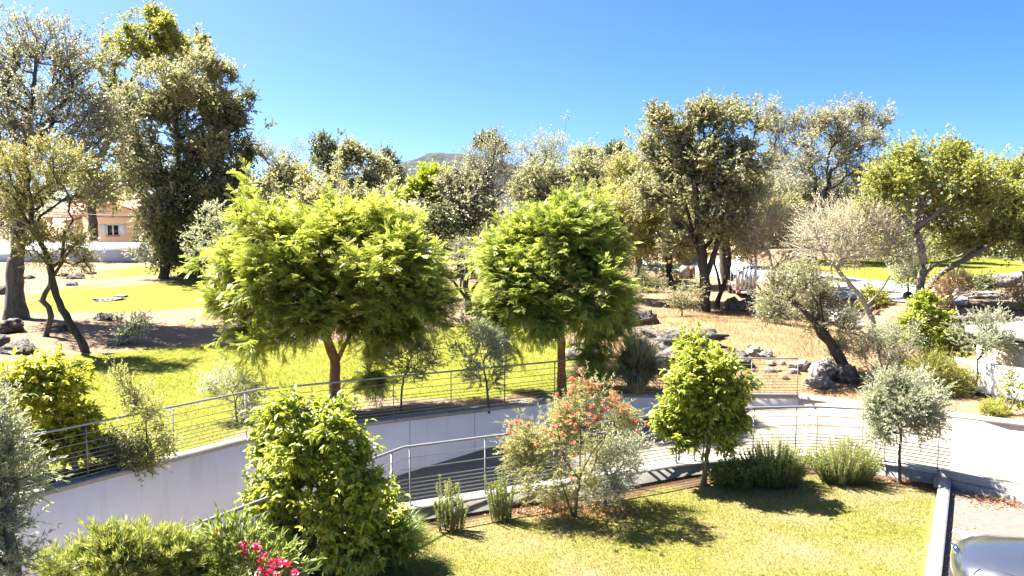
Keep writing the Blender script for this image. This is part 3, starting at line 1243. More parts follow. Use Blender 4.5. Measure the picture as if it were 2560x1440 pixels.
def crown_targets(rng, lobes, N, d, gap=.42, smooth=False, lead=.22):
    """clump centres spread through ellipsoid lobes seen at the given pixels, at about d metres"""
    sizes = np.array([l[2] * l[3] for l in lobes], float)
    x0 = min(l[0] - l[2] for l in lobes)
    x1 = max(l[0] + l[2] for l in lobes)
    W = (x1 - x0) * d / FPX
    num = np.maximum(2, np.round(N * sizes / sizes.sum())).astype(int)
    C, O = [], []
    mid = P(np.average([l[0] for l in lobes], weights=sizes), np.average([l[1] for l in lobes], weights=sizes), d)
    for l, k in zip(lobes, num):
        cx, cy, rx, ry = l[:4]
        dy = l[4] if len(l) > 4 else rng.uniform(-.28, .28) * W * (1 - min(1, (rx * 2) / (x1 - x0)) * .9)
        c = P(cx, cy, d + dy)
        sx, sz = rx * d / FPX, ry * d / FPX
        sy = min(.5 * W, .5 * (sx + sz) * 1.1)
        if smooth or k < 6:
            u = unit(rng.normal(0, 1, (k * 6, 3)))
            r = rng.uniform(.15, 1, k * 6) ** (1 / 2.2)
            p = u * r[:, None]
        else:
            ns_ = int(np.clip(k / 6, 3, 12))
            sc_ = unit(rng.normal(0, 1, (ns_, 3)) + np.array([0, 0, .15])) * rng.uniform(.35, .78, (ns_, 1))
            sr_ = rng.uniform(.24, .46, ns_)
            w_ = rng.choice(ns_, k * 6, p=sr_ ** 2 / (sr_ ** 2).sum())
            p = sc_[w_] + unit(rng.normal(0, 1, (k * 6, 3))) * (rng.uniform(.2, 1, k * 6) ** .5 * sr_[w_])[:, None]
        keep = [0]
        md = .8 / max(1.0, k) ** (1 / 3.)
        for i in range(1, len(p)):
            if len(keep) >= k:
                break
            if np.min(np.linalg.norm(p[keep] - p[i], axis=1)) > md:
                keep.append(i)
        for i in range(1, len(p)):
            if len(keep) >= k:
                break
            if i not in keep:
                keep.append(i)
        p = p[keep]
        q = c + p * np.array([sx, sy, sz])
        q = q + unit(unit(p) + np.array([0, 0, .5])) * (rng.exponential(.22, (len(p), 1)) * min(sx, sz)) * (rng.uniform(0, 1, (len(p), 1)) < (.0 if smooth else lead))
        ns = vnoise3(q + 31.7, max(.35, .11 * W), int(cx) % 97)
        kp = ns > gap
        if kp.sum() < 2:
            kp[:2] = True
        q, p = q[kp], p[kp]
        C.append(q)
        O.append(unit(unit(p) * .65 + unit(q - mid) * .5))
    return np.vstack(C), np.vstack(O)


def plant(name, label, cat, base, trunk, r0, lobes, N, style, seed, d=None, group=None, first=.4, up=.25, extra=(), over=None, crown='crown', stemname='trunk', rt=None, flare=1.35):
    """trunk: pixels of the photograph the stem runs through; extra: further stems [(pixels, radius)]"""
    rng = np.random.default_rng(seed)
    st = dict(S[style])
    st.update(over or {})
    b = np.array(base, float)
    d = b[1] if d is None else d
    tr = [b] + [P(*q[:2], d + (q[2] if len(q) > 2 else 0)) for q in trunk]
    C, O = crown_targets(rng, lobes, N, d, st.get('gap', .40), st.get('smooth', False), st.get('lead', .22))
    zmin = b[2] + .06
    C[:, 2] = np.maximum(C[:, 2], zmin)
    rtip = rt or st.get('tr', .004) * 1.3
    root = thing(name, label, cat, b, group=group)
    pos, par, dr, rad, ends, n0 = skeleton(rng, tr, r0, C, st['seg'], first, st['wig'], up, rt=rtip)
    bv, bf = branch_mesh(rng, pos, par, rad, flare)
    outd = unit(O * .8 + dr[ends] * 0) if len(ends) != len(C) else None
    # ends are in attachment order; match each to its own outward direction
    idx = np.argmin(np.linalg.norm(pos[ends][:, None] - C[None], axis=2), axis=1)
    outd = unit(O[idx] * .7 + dr[ends] * .6)
    cen = pos[ends]
    # some clumps also along the outer limbs
    (tv, tq, tt3), (lv, lf, lval), tips = foliage(rng, cen, outd, st)
    V, Q, Tn = [bv], [bf], len(bv)
    for pts, rr in extra:
        pts = [P(*q[:2], d + (q[2] if len(q) > 2 else 0)) if len(q) < 4 else np.array(q[:3]) for q in pts]
        v, f, _ = tube(np.array(pts), np.linspace(rr, rr * .55, len(pts)), 7)
        V.append(v)
        Q.append(f + Tn)
        Tn += len(v)
    V.append(tv)
    tq, tt3 = tq + Tn, tt3 + Tn
    mesh_obj(stemname, np.vstack(V), [np.vstack(Q + [tq]), tt3], M[st['bark']], root, True, None, b)
    mesh_obj(crown, lv, lf, M[st['leaf']], root, False, {"v": np.concatenate(lval)}, b)
    return root, tips, rng


def ground_at(px, d):
    """garden ground point at that pixel column, d metres ahead"""
    r = ray(px, 600)
    X = r[0] / r[1] * d
    return np.array([X, d, float(terrain(X, d))])


# ------------------------------------------------------------------ the two feathery mimosas
plant('mimosa_tree', "large feathery yellow-green mimosa with orange trunk behind the kink of the far railing", 'tree', G(835, 1022),
      [(836, 960), (840, 900), (815, 850), (800, 780)], .155,
      [(655, 580, 50, 60), (720, 590, 90, 62), (830, 585, 100, 65), (930, 585, 105, 65), (1035, 625, 62, 58), (632, 505, 28, 40), (630, 650, 70, 75), (605, 740, 55, 55),
       (700, 700, 110, 90), (820, 690, 120, 90), (940, 700, 110, 90), (1050, 700, 65, 80), (655, 815, 60, 55), (750, 790, 90, 50), (890, 790, 90, 50), (1000, 820, 80, 60),
       (650, 870, 30, 22), (720, 855, 45, 20), (930, 850, 40, 25), (955, 528, 22, 18), (930, 930, 38, 28), (1060, 770, 50, 50), (565, 690, 35, 35), (630, 470, 14, 20)], 900, 'mimosa', 11, first=.75,
      extra=[([(842, 905), (858, 870), (880, 830), (900, 780)], .07)])
plant('mimosa_tree', "smaller feathery green mimosa with straight brown trunk beside the pampas grass", 'tree', G(1404, 990),
      [(1404, 900), (1404, 840), (1400, 780), (1395, 700)], .125,
      [(1400, 600, 110, 90), (1300, 620, 70, 70), (1480, 620, 70, 80), (1420, 560, 60, 45), (1320, 568, 50, 36), (1290, 720, 80, 70), (1400, 720, 90, 70), (1490, 720, 75, 70),
       (1240, 700, 45, 50), (1260, 640, 45, 40), (1300, 790, 60, 45), (1360, 790, 50, 40), (1480, 800, 60, 55), (1270, 830, 40, 30), (1500, 860, 50, 40), (1530, 780, 40, 50), (1230, 770, 40, 30),
       (1440, 512, 24, 22)], 760, 'mimosa', 12, first=.72, over=dict(leaf='mimosagreen'))

# ------------------------------------------------------------------ tall trees at the left
plant('tall_tree', "tall half-bare grey tree with thick flared trunk at the left edge", 'tree', G(42, 798),
      [(36, 700), (46, 600), (52, 500), (62, 380), (78, 270), (88, 180)], .34,
      [(60, 190, 110, 110), (150, 170, 90, 90), (-10, 220, 60, 110), (190, 270, 60, 110), (40, 330, 110, 100), (150, 360, 110, 100), (90, 460, 110, 80), (220, 360, 70, 80), (-20, 430, 60, 80), (250, 440, 60, 60), (120, 110, 70, 50), (30, 110, 50, 50), (240, 250, 45, 60), (280, 380, 45, 50), (200, 500, 60, 40), (60, 540, 70, 40)],
      640, 'grey', 21, first=.42, up=.5, flare=1.7)
plant('gum_tree', "very tall yellow-topped tree rising behind the garden wall by the orange house", 'tree', ground_at(236, 74),
      [(232, 560), (226, 500), (240, 420), (290, 300), (340, 180), (380, 120)], .42,
      [(315, 85, 38, 50), (385, 68, 36, 42), (435, 90, 40, 40), (475, 120, 38, 45), (282, 150, 25, 60), (290, 240, 35, 50), (390, 130, 70, 40), (300, 330, 50, 50), (230, 450, 70, 35), (260, 500, 50, 25), (330, 420, 60, 60)],
      560, 'tallgum', 22, first=.3)
plant('oak_tree', "big dusty grey-green oak whose foliage hangs down in front of the garden wall", 'tree', G(408, 696),
      [(418, 630), (436, 540), (448, 430), (440, 300), (430, 220)], .30,
      [(420, 230, 90, 70), (505, 200, 65, 65), (360, 300, 70, 90), (470, 300, 110, 100), (560, 220, 35, 50), (545, 330, 60, 90), (410, 420, 90, 90), (510, 440, 90, 100), (350, 420, 50, 70), (400, 540, 60, 60), (385, 620, 45, 50), (420, 655, 40, 35)],
      900, 'grey', 23, first=.3, up=.45, over=dict(L=20, T=10, ll=.15, leaf='oak', tl=.75, gap=.36))
plant('dark_oak', "dense dark oak with a side branch over the lawn right of the big dusty oak", 'tree', G(490, 690),
      [(490, 620), (520, 540), (550, 450), (560, 380)], .24,
      [(560, 290, 60, 60), (605, 290, 28, 60), (540, 400, 80, 80), (600, 400, 45, 80), (480, 480, 90, 80), (570, 510, 80, 90), (420, 540, 60, 50), (450, 600, 60, 50), (530, 600, 70, 60), (480, 640, 50, 25)],
      1000, 'oakdark', 24, first=.25)
plant('leaning_tree', "small leaning green tree with dark crooked trunk on the left lawn edge", 'tree', G(216, 880),
      [(196, 840), (165, 792), (140, 740), (128, 690), (124, 650), (100, 600), (85, 575)], .145,
      [(110, 610, 45, 40), (170, 600, 60, 45), (205, 615, 35, 40), (200, 650, 35, 25), (140, 655, 50, 25), (80, 630, 35, 30), (60, 440, 70, 55), (140, 420, 60, 50), (20, 510, 55, 50), (90, 380, 60, 30), (170, 480, 45, 40), (0, 400, 40, 40), (100, 500, 50, 35), (190, 390, 40, 25)],
      430, 'ygreen', 25, first=.62, flare=1.15, over=dict(tl=.5, leaf='yellowoak', gap=.42, ll=.075),
      extra=[([(128, 700), (165, 640), (190, 610), (205, 590)], .06), ([(92, 588), (60, 560), (20, 540), (-10, 520)], .07), ([(86, 578), (100, 540), (130, 520), (170, 490)], .06)])
# dead crooked stem beside it
b = G(114, 842)
t = thing('dead_trunk', "bare crooked dead stem standing beside the small leaning green tree", 'dead tree', b)
pts = np.array([P(x, y, b[1]) for x, y in ((112, 848), (122, 815), (128, 790), (122, 768), (106, 752), (112, 735), (124, 715), (126, 700))])
mb = MB()
mb.tube(pts, [.13, .11, .12, .11, .12, .10, .09, .05], 9)
mb.build('trunk', M['bark_grey'], t, True, b)
mb = MB()
mb.tube([pts[4], pts[4] + np.array([-.18, 0, .02])], [.07, .03], 6)
mb.build('broken_stub', M['bark_grey'], t, True, b)

# ------------------------------------------------------------------ trees behind the mimosas
BG = [
    ('bare_tree', "thin half-bare grey tree against the sky right of the dark oak", 80, (640, 560), [(640, 400, 45, 60), (690, 400, 45, 50), (740, 415, 40, 45), (660, 450, 50, 40)], 70, 'grey', dict(ll=.13, tl=1.2, L=6)),
    ('round_tree', "rounded olive-yellow tree below the thin grey tree", 72, (725, 560), [(725, 450, 55, 45), (690, 490, 50, 40), (760, 480, 45, 40)], 110, 'far', dict(leaf='yellowoak')),
    ('pine_tree', "dark pine with broken crown left of the hill", 84, (830, 560), [(800, 370, 32, 28), (830, 400, 40, 45), (790, 395, 25, 20), (850, 450, 45, 45)], 90, 'far', dict(leaf='oakdark', upb=.5)),
    ('oak_tree', "olive-green oak with two rounded tops left of the hill", 74, (910, 560), [(880, 390, 40, 40), (925, 420, 50, 45), (890, 450, 80, 50), (950, 470, 45, 45)], 160, 'far', {}),
    ('pine_tree', "small dark pine whose top shows against the hill's left foot", 88, (975, 560), [(965, 395, 22, 18), (985, 410, 28, 22), (975, 450, 35, 40)], 60, 'far', dict(leaf='oakdark')),
    ('bright_tree', "bright yellow-green round tree in front of the hill", 62, (1075, 570), [(1075, 450, 42, 35), (1060, 490, 45, 40), (1100, 480, 28, 40), (1035, 475, 25, 20)], 150, 'far', dict(leaf='bright', ll=.17, tl=.6, spread=.6)),
    ('oak_tree', "dull green oak low behind the left half of the large mimosa", 62, (660, 600), [(650, 500, 60, 50), (700, 540, 70, 50), (620, 560, 60, 50)], 110, 'far', {}),
    ('oak_tree', "dull green oak low behind the middle of the large mimosa", 60, (830, 600), [(800, 510, 70, 40), (880, 520, 70, 40), (840, 560, 90, 50)], 120, 'far', {}),
    ('oak_tree', "brownish oak low behind the right half of the large mimosa", 60, (990, 600), [(970, 520, 60, 40), (1030, 550, 60, 50), (960, 580, 60, 40)], 110, 'far', dict(leaf='greysparse')),
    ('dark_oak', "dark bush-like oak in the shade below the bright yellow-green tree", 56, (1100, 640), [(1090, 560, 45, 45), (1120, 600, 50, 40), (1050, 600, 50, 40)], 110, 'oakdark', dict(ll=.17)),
    ('pale_tree', "pale dusty tree right of the bright yellow-green tree", 60, (1150, 620), [(1150, 480, 50, 60), (1180, 540, 60, 60), (1140, 570, 50, 40), (1200, 470, 40, 50)], 140, 'far', dict(leaf='greysparse')),
    ('grey_tree', "grey half-bare tree with dark spreading branches right of the hill", 62, (1245, 600), [(1215, 400, 55, 50), (1265, 400, 50, 55), (1240, 450, 80, 50), (1190, 430, 40, 40)], 130, 'grey', dict(ll=.12, tl=1.1, L=8)),
    ('pine_tree', "umbrella pine whose dark top peeps over the grey half-bare tree", 78, (1222, 560), [(1215, 352, 38, 14), (1235, 365, 30, 14)], 45, 'far', dict(leaf='oakdark', tl=.6)),
    ('pale_tree', "pale silvery tree with wispy top against the sky", 74, (1365, 560), [(1335, 380, 40, 40), (1385, 380, 40, 45), (1360, 430, 70, 45)], 110, 'silvertree', dict(ll=.15, tl=1.0, L=9)),
    ('pale_tree', "low pale grey-green tree between silvery tree and tall oak", 88, (1475, 560), [(1450, 395, 40, 22), (1500, 390, 45, 25), (1470, 430, 70, 30)], 100, 'far', dict(leaf='olive')),
    ('pine_tree', "small round dark pine just left of the tall oak", 84, (1540, 560), [(1540, 382, 30, 22), (1545, 410, 30, 25)], 60, 'far', dict(leaf='oakdark')),
    ('oak_tree', "reddish-olive oak behind the top of the smaller mimosa", 56, (1360, 620), [(1340, 450, 60, 45), (1390, 480, 60, 50), (1320, 500, 60, 50)], 150, 'yoak', dict(ll=.14, tl=.7, leaf='oak')),
    ('oak_tree', "rounded olive oak behind the smaller mimosa's right shoulder", 54, (1480, 620), [(1460, 450, 60, 45), (1500, 480, 70, 50), (1440, 500, 60, 50)], 160, 'yoak', dict(ll=.14, tl=.7, leaf='oak')),
    ('oak_tree', "dense yellow-olive oak directly left of the tall oak's crown", 50, (1600, 640), [(1570, 440, 60, 45), (1630, 440, 60, 50), (1590, 500, 80, 50), (1540, 490, 50, 40)], 190, 'yoak', dict(ll=.13, tl=.65)),
    ('pine_tree', "distant pine top peeping above the yellow-green tree at the right", 92, (2400, 560), [(2395, 368, 28, 12), (2420, 372, 16, 10), (2410, 390, 25, 14)], 45, 'far', dict(leaf='oakdark', tl=.6)),
    ('umbrella_pine', "distant flat-topped pine between the grey tree and the yellow-green tree", 110, (2215, 560), [(2215, 432, 40, 12), (2190, 450, 30, 14)], 40, 'far', dict(leaf='oak', ll=.25)),
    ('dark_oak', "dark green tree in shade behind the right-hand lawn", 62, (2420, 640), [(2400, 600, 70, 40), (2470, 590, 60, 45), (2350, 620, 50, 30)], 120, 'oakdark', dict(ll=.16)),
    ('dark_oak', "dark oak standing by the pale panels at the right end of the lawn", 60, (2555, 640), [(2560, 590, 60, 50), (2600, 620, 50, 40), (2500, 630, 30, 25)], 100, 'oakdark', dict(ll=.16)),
    ('grey_tree', "grey-green tree screening the house at the far end of the road", 74, (1700, 620), [(1690, 560, 60, 50), (1640, 570, 50, 40), (1750, 590, 40, 30)], 110, 'far', dict(leaf='greysparse')),
    ('grey_tree', "dusty tree behind the far grey wall and the road", 72, (1900, 620), [(1880, 560, 60, 45), (1950, 570, 60, 45), (2020, 580, 60, 40)], 130, 'far', dict(leaf='greysparse')),
    ('grey_tree', "dull grey-green tree low behind the dry bush-like tree", 66, (2120, 620), [(2100, 560, 60, 40), (2180, 570, 60, 45), (2240, 590, 50, 40)], 120, 'far', {}),
    ('pale_tree', "dusty tree filling in behind the fanning grey tree's lower limbs", 72, (2060, 600), [(1950, 490, 80, 45), (2060, 500, 80, 45), (2160, 500, 70, 45), (2230, 520, 50, 40)], 190, 'far', dict(leaf='greysparse')),
    ('oak_tree', "olive tree closing the gap behind the tall oak's left side", 66, (1600, 600), [(1560, 430, 55, 40), (1620, 450, 60, 50), (1580, 510, 70, 50)], 150, 'far', dict(leaf='oak')),
    ('pale_tree', "pale tree behind the orange house's ridge", 105, (300, 560), [(290, 500, 70, 45), (350, 520, 60, 45), (220, 520, 60, 40)], 120, 'far', dict(ll=.26, leaf='greysparse')),
    ('oak_tree', "low green tree left of the orange house beyond the wall", 100, (60, 580), [(40, 550, 80, 40), (120, 555, 60, 35), (-40, 540, 60, 50)], 120, 'far', dict(ll=.26)),
    ('oak_tree', "low green tree filling the gap between house and dark oak", 92, (390, 580), [(390, 540, 50, 45), (440, 560, 60, 45), (500, 560, 60, 50)], 120, 'far', dict(ll=.22)),
]
for i, (nm, lb, dd, (sx, sy), lobes, N, sty, ov) in enumerate(BG):
    base = ground_at(sx, dd)
    cx = np.mean([l[0] for l in lobes])
    ty = min(l[1] for l in lobes)
    plant(nm, lb, 'tree', base, [(sx * .7 + cx * .3, sy), (sx * .3 + cx * .7, sy * .5 + ty * .5 + 20), (cx, ty + 30)], .26, lobes, int(N * 1.8), sty, 100 + i, d=dd, first=.25, over=ov)

# ------------------------------------------------------------------ middle and right-hand trees
plant('pruned_olive', "small pruned olive tree with several bare trunks between the two mimosas", 'tree', G(1173, 787), [(1170, 750), (1163, 715), (1165, 690)], .17,
      [(1165, 650, 42, 42), (1185, 670, 25, 25), (1150, 625, 28, 25)], 90, 'ygreen', 31, first=.8, over=dict(leaf='greysparse', tl=.4, ll=.06),
      extra=[([(1170, 752), (1150, 725), (1135, 705), (1128, 698)], .09), ([(1171, 755), (1182, 722), (1196, 700), (1205, 690)], .09), ([(1150, 725), (1152, 705), (1155, 685)], .07)])
plant('arching_tree', "arching olive-green tree with thin leaning trunk right of the smaller mimosa", 'tree', G(1560, 750), [(1578, 715), (1596, 685), (1598, 660), (1588, 632), (1590, 590)], .11,
      [(1510, 560, 55, 50), (1580, 520, 70, 50), (1650, 540, 65, 60), (1560, 600, 60, 45), (1640, 610, 55, 40), (1540, 660, 45, 30), (1600, 560, 60, 50), (1690, 500, 35, 35)], 460, 'yoak', 32, first=.7, over=dict(leaf='yellowoak', ll=.115))
plant('tall_oak', "tall rough-barked oak with dense olive crown standing behind the boulders", 'tree', G(1763, 780), [(1762, 720), (1758, 660), (1748, 580), (1738, 480), (1742, 380)], .26,
      [(1690, 345, 60, 55), (1755, 300, 55, 45), (1820, 320, 55, 50), (1875, 310, 28, 38), (1650, 310, 30, 35), (1640, 410, 50, 55), (1710, 410, 80, 60), (1800, 400, 75, 60), (1870, 390, 45, 50), (1690, 490, 70, 50), (1780, 490, 80, 60), (1850, 470, 55, 50), (1800, 560, 50, 40), (1710, 560, 45, 45), (1690, 620, 35, 35), (1840, 560, 45, 45), (1870, 480, 45, 50), (1630, 480, 50, 50)],
      1000, 'oak', 33, first=.38, flare=1.25, over=dict(bark='bark_dark'), extra=[([(1766, 690), (1790, 620), (1815, 540), (1830, 450)], .16), ([(1752, 640), (1735, 600), (1722, 540), (1700, 450)], .12)])
plant('forked_tree', "slim dark Y-forked tree close to the right of the tall oak's trunk", 'tree', G(1791, 772), [(1800, 730), (1815, 700), (1825, 660), (1822, 600)], .13,
      [(1830, 560, 50, 45), (1800, 600, 40, 35), (1850, 610, 40, 30)], 70, 'oakdark', 34, first=.75, over=dict(leaf='oak', ll=.09),
      extra=[([(1802, 728), (1795, 690), (1786, 660), (1790, 620)], .08)])
plant('dark_trunk_tree', "dark thick-trunked tree on the roadside behind the tall oak", 'tree', G(1822, 702), [(1812, 660), (1806, 600), (1820, 540)], .36,
      [(1850, 540, 50, 50), (1800, 510, 50, 50), (1880, 500, 50, 50), (1850, 590, 50, 35), (1900, 560, 40, 40)], 260, 'oakdark', 35, first=.55, over=dict(leaf='oak', ll=.12))
plant('black_trunk_tree', "tree with blackened trunk and yellowish lower leaves left of the tall oak", 'tree', G(1672, 715), [(1674, 670), (1672, 630), (1680, 590), (1680, 540)], .27,
      [(1640, 560, 60, 50), (1700, 590, 50, 40), (1680, 530, 60, 40), (1620, 610, 45, 35), (1720, 630, 35, 25)], 230, 'yoak', 36, first=.6, over=dict(bark='bark_dark'))
plant('grey_tree', "tall airy grey tree fanning out against the sky right of the tall oak", 'tree', ground_at(2030, 56), [(2032, 600), (2040, 540), (2060, 480)], .34,
      [(1950, 310, 55, 50), (2020, 310, 45, 45), (2075, 310, 50, 45), (2140, 310, 50, 45), (2190, 320, 35, 45), (1930, 390, 55, 50), (2000, 390, 60, 60), (2080, 390, 60, 55), (2150, 390, 50, 50), (1960, 470, 60, 50), (2060, 470, 70, 50), (2130, 450, 50, 50), (2200, 390, 25, 30), (1940, 530, 60, 40), (2020, 530, 70, 40), (2110, 520, 60, 40)],
      900, 'silvertree', 37, first=.4, up=.6, over=dict(leaf='greysparse'))
plant('dry_tree', "dry leafless tree with a broad dome of pinkish twigs over the road", 'dry tree', G(2186, 838), [(2180, 795), (2155, 745), (2115, 700), (2085, 665)], .12,
      [(2150, 580, 90, 50), (2070, 570, 60, 50), (2220, 610, 60, 45), (2150, 630, 90, 30), (2050, 620, 45, 35), (2260, 640, 35, 25), (2110, 540, 60, 25), (2200, 560, 50, 30)], 430, 'dry', 38, first=.75, up=.1,
      extra=[([(2165, 765), (2190, 740), (2210, 715), (2225, 690)], .05), ([(2130, 715), (2100, 720), (2080, 690), (2075, 640)], .05)])
plant('dry_tree', "half-dry tree with grey twigs and few leaves above the trailer", 'dry tree', G(1958, 785), [(1950, 740), (1935, 690), (1925, 640)], .10,
      [(1880, 590, 55, 45), (1940, 570, 60, 50), (1990, 600, 45, 45), (1900, 640, 50, 30), (1920, 530, 50, 35), (1970, 650, 40, 35)], 330, 'dry', 39, first=.6, over=dict(L=9, leaf='dry', ll=.07))
plant('leafy_tree', "yellow-leaved tree top glowing above the half-dry tree", 'tree', ground_at(1890, 44), [(1890, 650), (1885, 600), (1890, 560)], .1,
      [(1870, 570, 45, 30), (1910, 540, 45, 30), (1950, 520, 40, 25), (1850, 610, 30, 30)], 160, 'yoak', 40, first=.5)
plant('leaning_oak', "dark tree leaning left from the big boulder over the dry slope", 'tree', G(2126, 946), [(2095, 890), (2060, 830), (2020, 785), (1985, 750), (1960, 742)], .16,
      [(2060, 800, 55, 50), (2010, 740, 55, 45), (1950, 760, 40, 40), (1960, 710, 45, 35), (2020, 690, 50, 35), (2095, 860, 35, 40), (2110, 800, 40, 40), (1930, 790, 35, 25), (2060, 740, 45, 40)], 360, 'ygreen', 41, first=.35,
      over=dict(leaf='oak', ll=.06, tl=.4, bark='bark_dark'), extra=[([(2082, 870), (2048, 840), (2034, 810), (2030, 780)], .07), ([(1985, 750), (1950, 746), (1905, 733), (1893, 712)], .05), ([(2075, 850), (2055, 790), (2050, 750)], .05)])
plant('spreading_tree', "yellow-green umbrella-crowned tree with pale limbs right of the road", 'tree', G(2290, 770), [(2302, 720), (2312, 655), (2292, 590), (2302, 530), (2310, 470)], .17,
      [(2290, 410, 80, 36, 0), (2360, 402, 70, 34, .5), (2220, 455, 55, 40, 0), (2300, 460, 90, 40, 1.8), (2390, 450, 80, 45, -.6), (2185, 520, 50, 35, 0), (2420, 510, 60, 50, -.5), (2250, 545, 60, 35, 2), (2350, 555, 70, 40, 2), (2440, 430, 50, 35, 1), (2450, 590, 50, 40, .5), (2400, 610, 50, 35, 2.5), (2240, 610, 40, 25, 2.5), (2250, 500, 40, 30, -1)],
      640, 'yoak', 42, first=.62, over=dict(leaf='goldoak', ll=.12, gap=.45), extra=[([(2306, 690), (2340, 660), (2400, 640), (2450, 610)], .075), ([(2296, 575), (2340, 540), (2400, 510)], .05), ([(2295, 590), (2260, 550), (2235, 530)], .045)])
plant('slanting_tree', "tree with long slanting trunk reaching right across the lawn", 'tree', G(2296, 768), [(2335, 695), (2380, 665), (2440, 635), (2490, 600), (2540, 570)], .125,
      [(2500, 560, 50, 40), (2540, 520, 60, 50), (2470, 600, 40, 30), (2560, 590, 40, 40), (2400, 610, 30, 20)], 220, 'yoak', 43, first=.7, over=dict(leaf='goldoak'))
plant('edge_tree', "dense yellow-green tree cut by the right edge of the view", 'tree', ground_at(2610, 42), [(2590, 640), (2570, 580), (2560, 500)], .22,
      [(2530, 440, 50, 40), (2580, 430, 60, 45), (2510, 500, 40, 40), (2570, 510, 60, 50), (2530, 570, 45, 40), (2600, 580, 50, 50), (2490, 470, 35, 30)], 320, 'yoak', 44, first=.5, over=dict(leaf='goldoak'))
# ------------------------------------------------------------------ bushes and small trees in the garden
plant('olive_tree', "small olive tree with thin dark trunk behind the railing, right of the large mimosa's trunk", 'tree', G(1003, 1032), [(1003, 980), (1010, 940), (1025, 900)], .032,
      [(1040, 890, 45, 45), (1000, 900, 35, 35), (1060, 860, 40, 35), (1070, 920, 30, 35), (1020, 940, 30, 20)], 90, 'olive', 51, first=.55, over=dict(ll=.065, leaf='oak'))
plant('olive_tree', "small olive tree standing alone between the two mimosas behind the railing", 'tree', G(1222, 1027), [(1220, 980), (1216, 950), (1205, 900)], .035,
      [(1200, 860, 60, 45), (1170, 900, 40, 40), (1245, 860, 40, 45), (1180, 820, 35, 35), (1250, 900, 30, 35), (1200, 930, 40, 30), (1225, 960, 30, 25)], 120, 'olive', 52, first=.5, over=dict(ll=.07))
plant('silver_bush', "silvery bush behind the railing at the kink of the white wall", 'bush', G(592, 1056), [(590, 1020), (585, 990)], .03,
      [(570, 970, 45, 40), (610, 990, 40, 40), (540, 950, 30, 35), (590, 1030, 45, 30), (640, 960, 12, 30)], 100, 'silver', 53, first=.2, over=dict(ll=.055), stemname='stem', crown='foliage')
plant('thin_bush', "thin straggly bush behind the railing between laurel and silvery bush", 'bush', G(372, 1170), [(370, 1120), (365, 1060)], .028,
      [(330, 1010, 35, 40), (385, 1020, 40, 40), (300, 960, 20, 25), (350, 1090, 50, 40), (400, 1110, 40, 40), (360, 1140, 45, 25)], 110, 'olive', 54, first=.15, over=dict(leaf='callis', lw=.45, ll=.05, tpl='diamond'), stemname='stem', crown='foliage')
plant('evergreen_bush', "leafy evergreen shoots clothing the foot of the big dusty oak's trunk", 'bush', G(402, 699), [(402, 660), (400, 600)], .05,
      [(395, 540, 55, 45), (385, 600, 50, 45), (420, 610, 45, 45), (400, 655, 45, 30), (440, 560, 40, 40)], 260, 'shrub', 155, first=.1, over=dict(leaf='oakdark', ll=.13, tl=.55, tr=.006), stemname='stem', crown='foliage')
plant('dark_bush', "dense dark green bush at the foot of the yellow laurel", 'bush', G(300, 1185), [(298, 1150)], .03,
      [(300, 1130, 45, 35), (265, 1150, 40, 30), (330, 1150, 35, 25)], 70, 'shrub', 55, first=.1, over=dict(leaf='oakdark'), stemname='stem', crown='foliage')
plant('laurel_bush', "big yellow-green laurel behind the railing at the left", 'bush', G(196, 1192), [(180, 1130), (160, 1060), (130, 990)], .05,
      [(110, 935, 60, 38), (60, 970, 55, 45), (165, 980, 50, 45), (120, 1020, 75, 50), (200, 1050, 48, 50), (50, 1050, 50, 45), (150, 1100, 75, 45), (210, 1130, 45, 40), (90, 1130, 50, 40), (10, 990, 45, 45)], 420, 'laurel', 56, first=.15,
      over=dict(T=5, L=9, ll=.12, leaf='laurelyellow', gap=.36), stemname='stem', crown='foliage')
plant('wild_bush', "small pale bush beside a white stone on the left lawn's edge", 'bush', G(322, 860), [(320, 840)], .03,
      [(300, 825, 28, 22), (340, 815, 30, 25), (325, 835, 40, 18)], 60, 'shrub', 57, first=.1, over=dict(leaf='silver', ll=.075), stemname='stem', crown='foliage')
plant('silver_bush', "whitish rounded bush-tree behind the large mimosa's left side", 'bush', ground_at(520, 47), [(525, 650), (530, 610)], .07,
      [(555, 545, 45, 40), (515, 590, 40, 40), (560, 600, 45, 40), (500, 630, 35, 25)], 110, 'shrub', 58, first=.3, over=dict(leaf='silver', ll=.10, tl=.5, tr=.006), stemname='stem', crown='foliage')
plant('wild_bush', "grey-green wild bush in front of the tall oak's trunk", 'bush', G(1705, 790), [(1705, 765)], .04,
      [(1690, 740, 40, 30), (1725, 735, 35, 30), (1700, 765, 40, 20)], 80, 'shrub', 59, first=.1, over=dict(ll=.075, tl=.45), stemname='stem', crown='foliage')
plant('wild_bush', "low bright green bush beside the blackened trunk", 'bush', G(1640, 705), [(1640, 690)], .05,
      [(1620, 685, 35, 18), (1660, 680, 35, 18), (1700, 690, 25, 12)], 60, 'shrub', 60, first=.1, over=dict(leaf='bright', ll=.10, tl=.5), stemname='stem', crown='foliage')
plant('wild_bush', "dark thicket around a fallen branch left of the blackened trunk", 'bush', G(1628, 730), [(1628, 715)], .05,
      [(1610, 705, 30, 22), (1645, 715, 30, 18)], 60, 'shrub', 61, first=.1, over=dict(leaf='oakdark', ll=.08, tl=.5), stemname='stem', crown='foliage')
plant('wild_bush', "dense green-grey bush on the dry slope below the leaning dark tree", 'bush', G(1955, 808), [(1950, 785)], .05,
      [(1930, 765, 45, 35), (1975, 765, 50, 40), (1985, 715, 40, 40), (1940, 790, 45, 20), (2010, 790, 40, 25)], 150, 'shrub', 62, first=.1, over=dict(ll=.07, tl=.5, leaf='greysparse'), stemname='stem', crown='foliage')
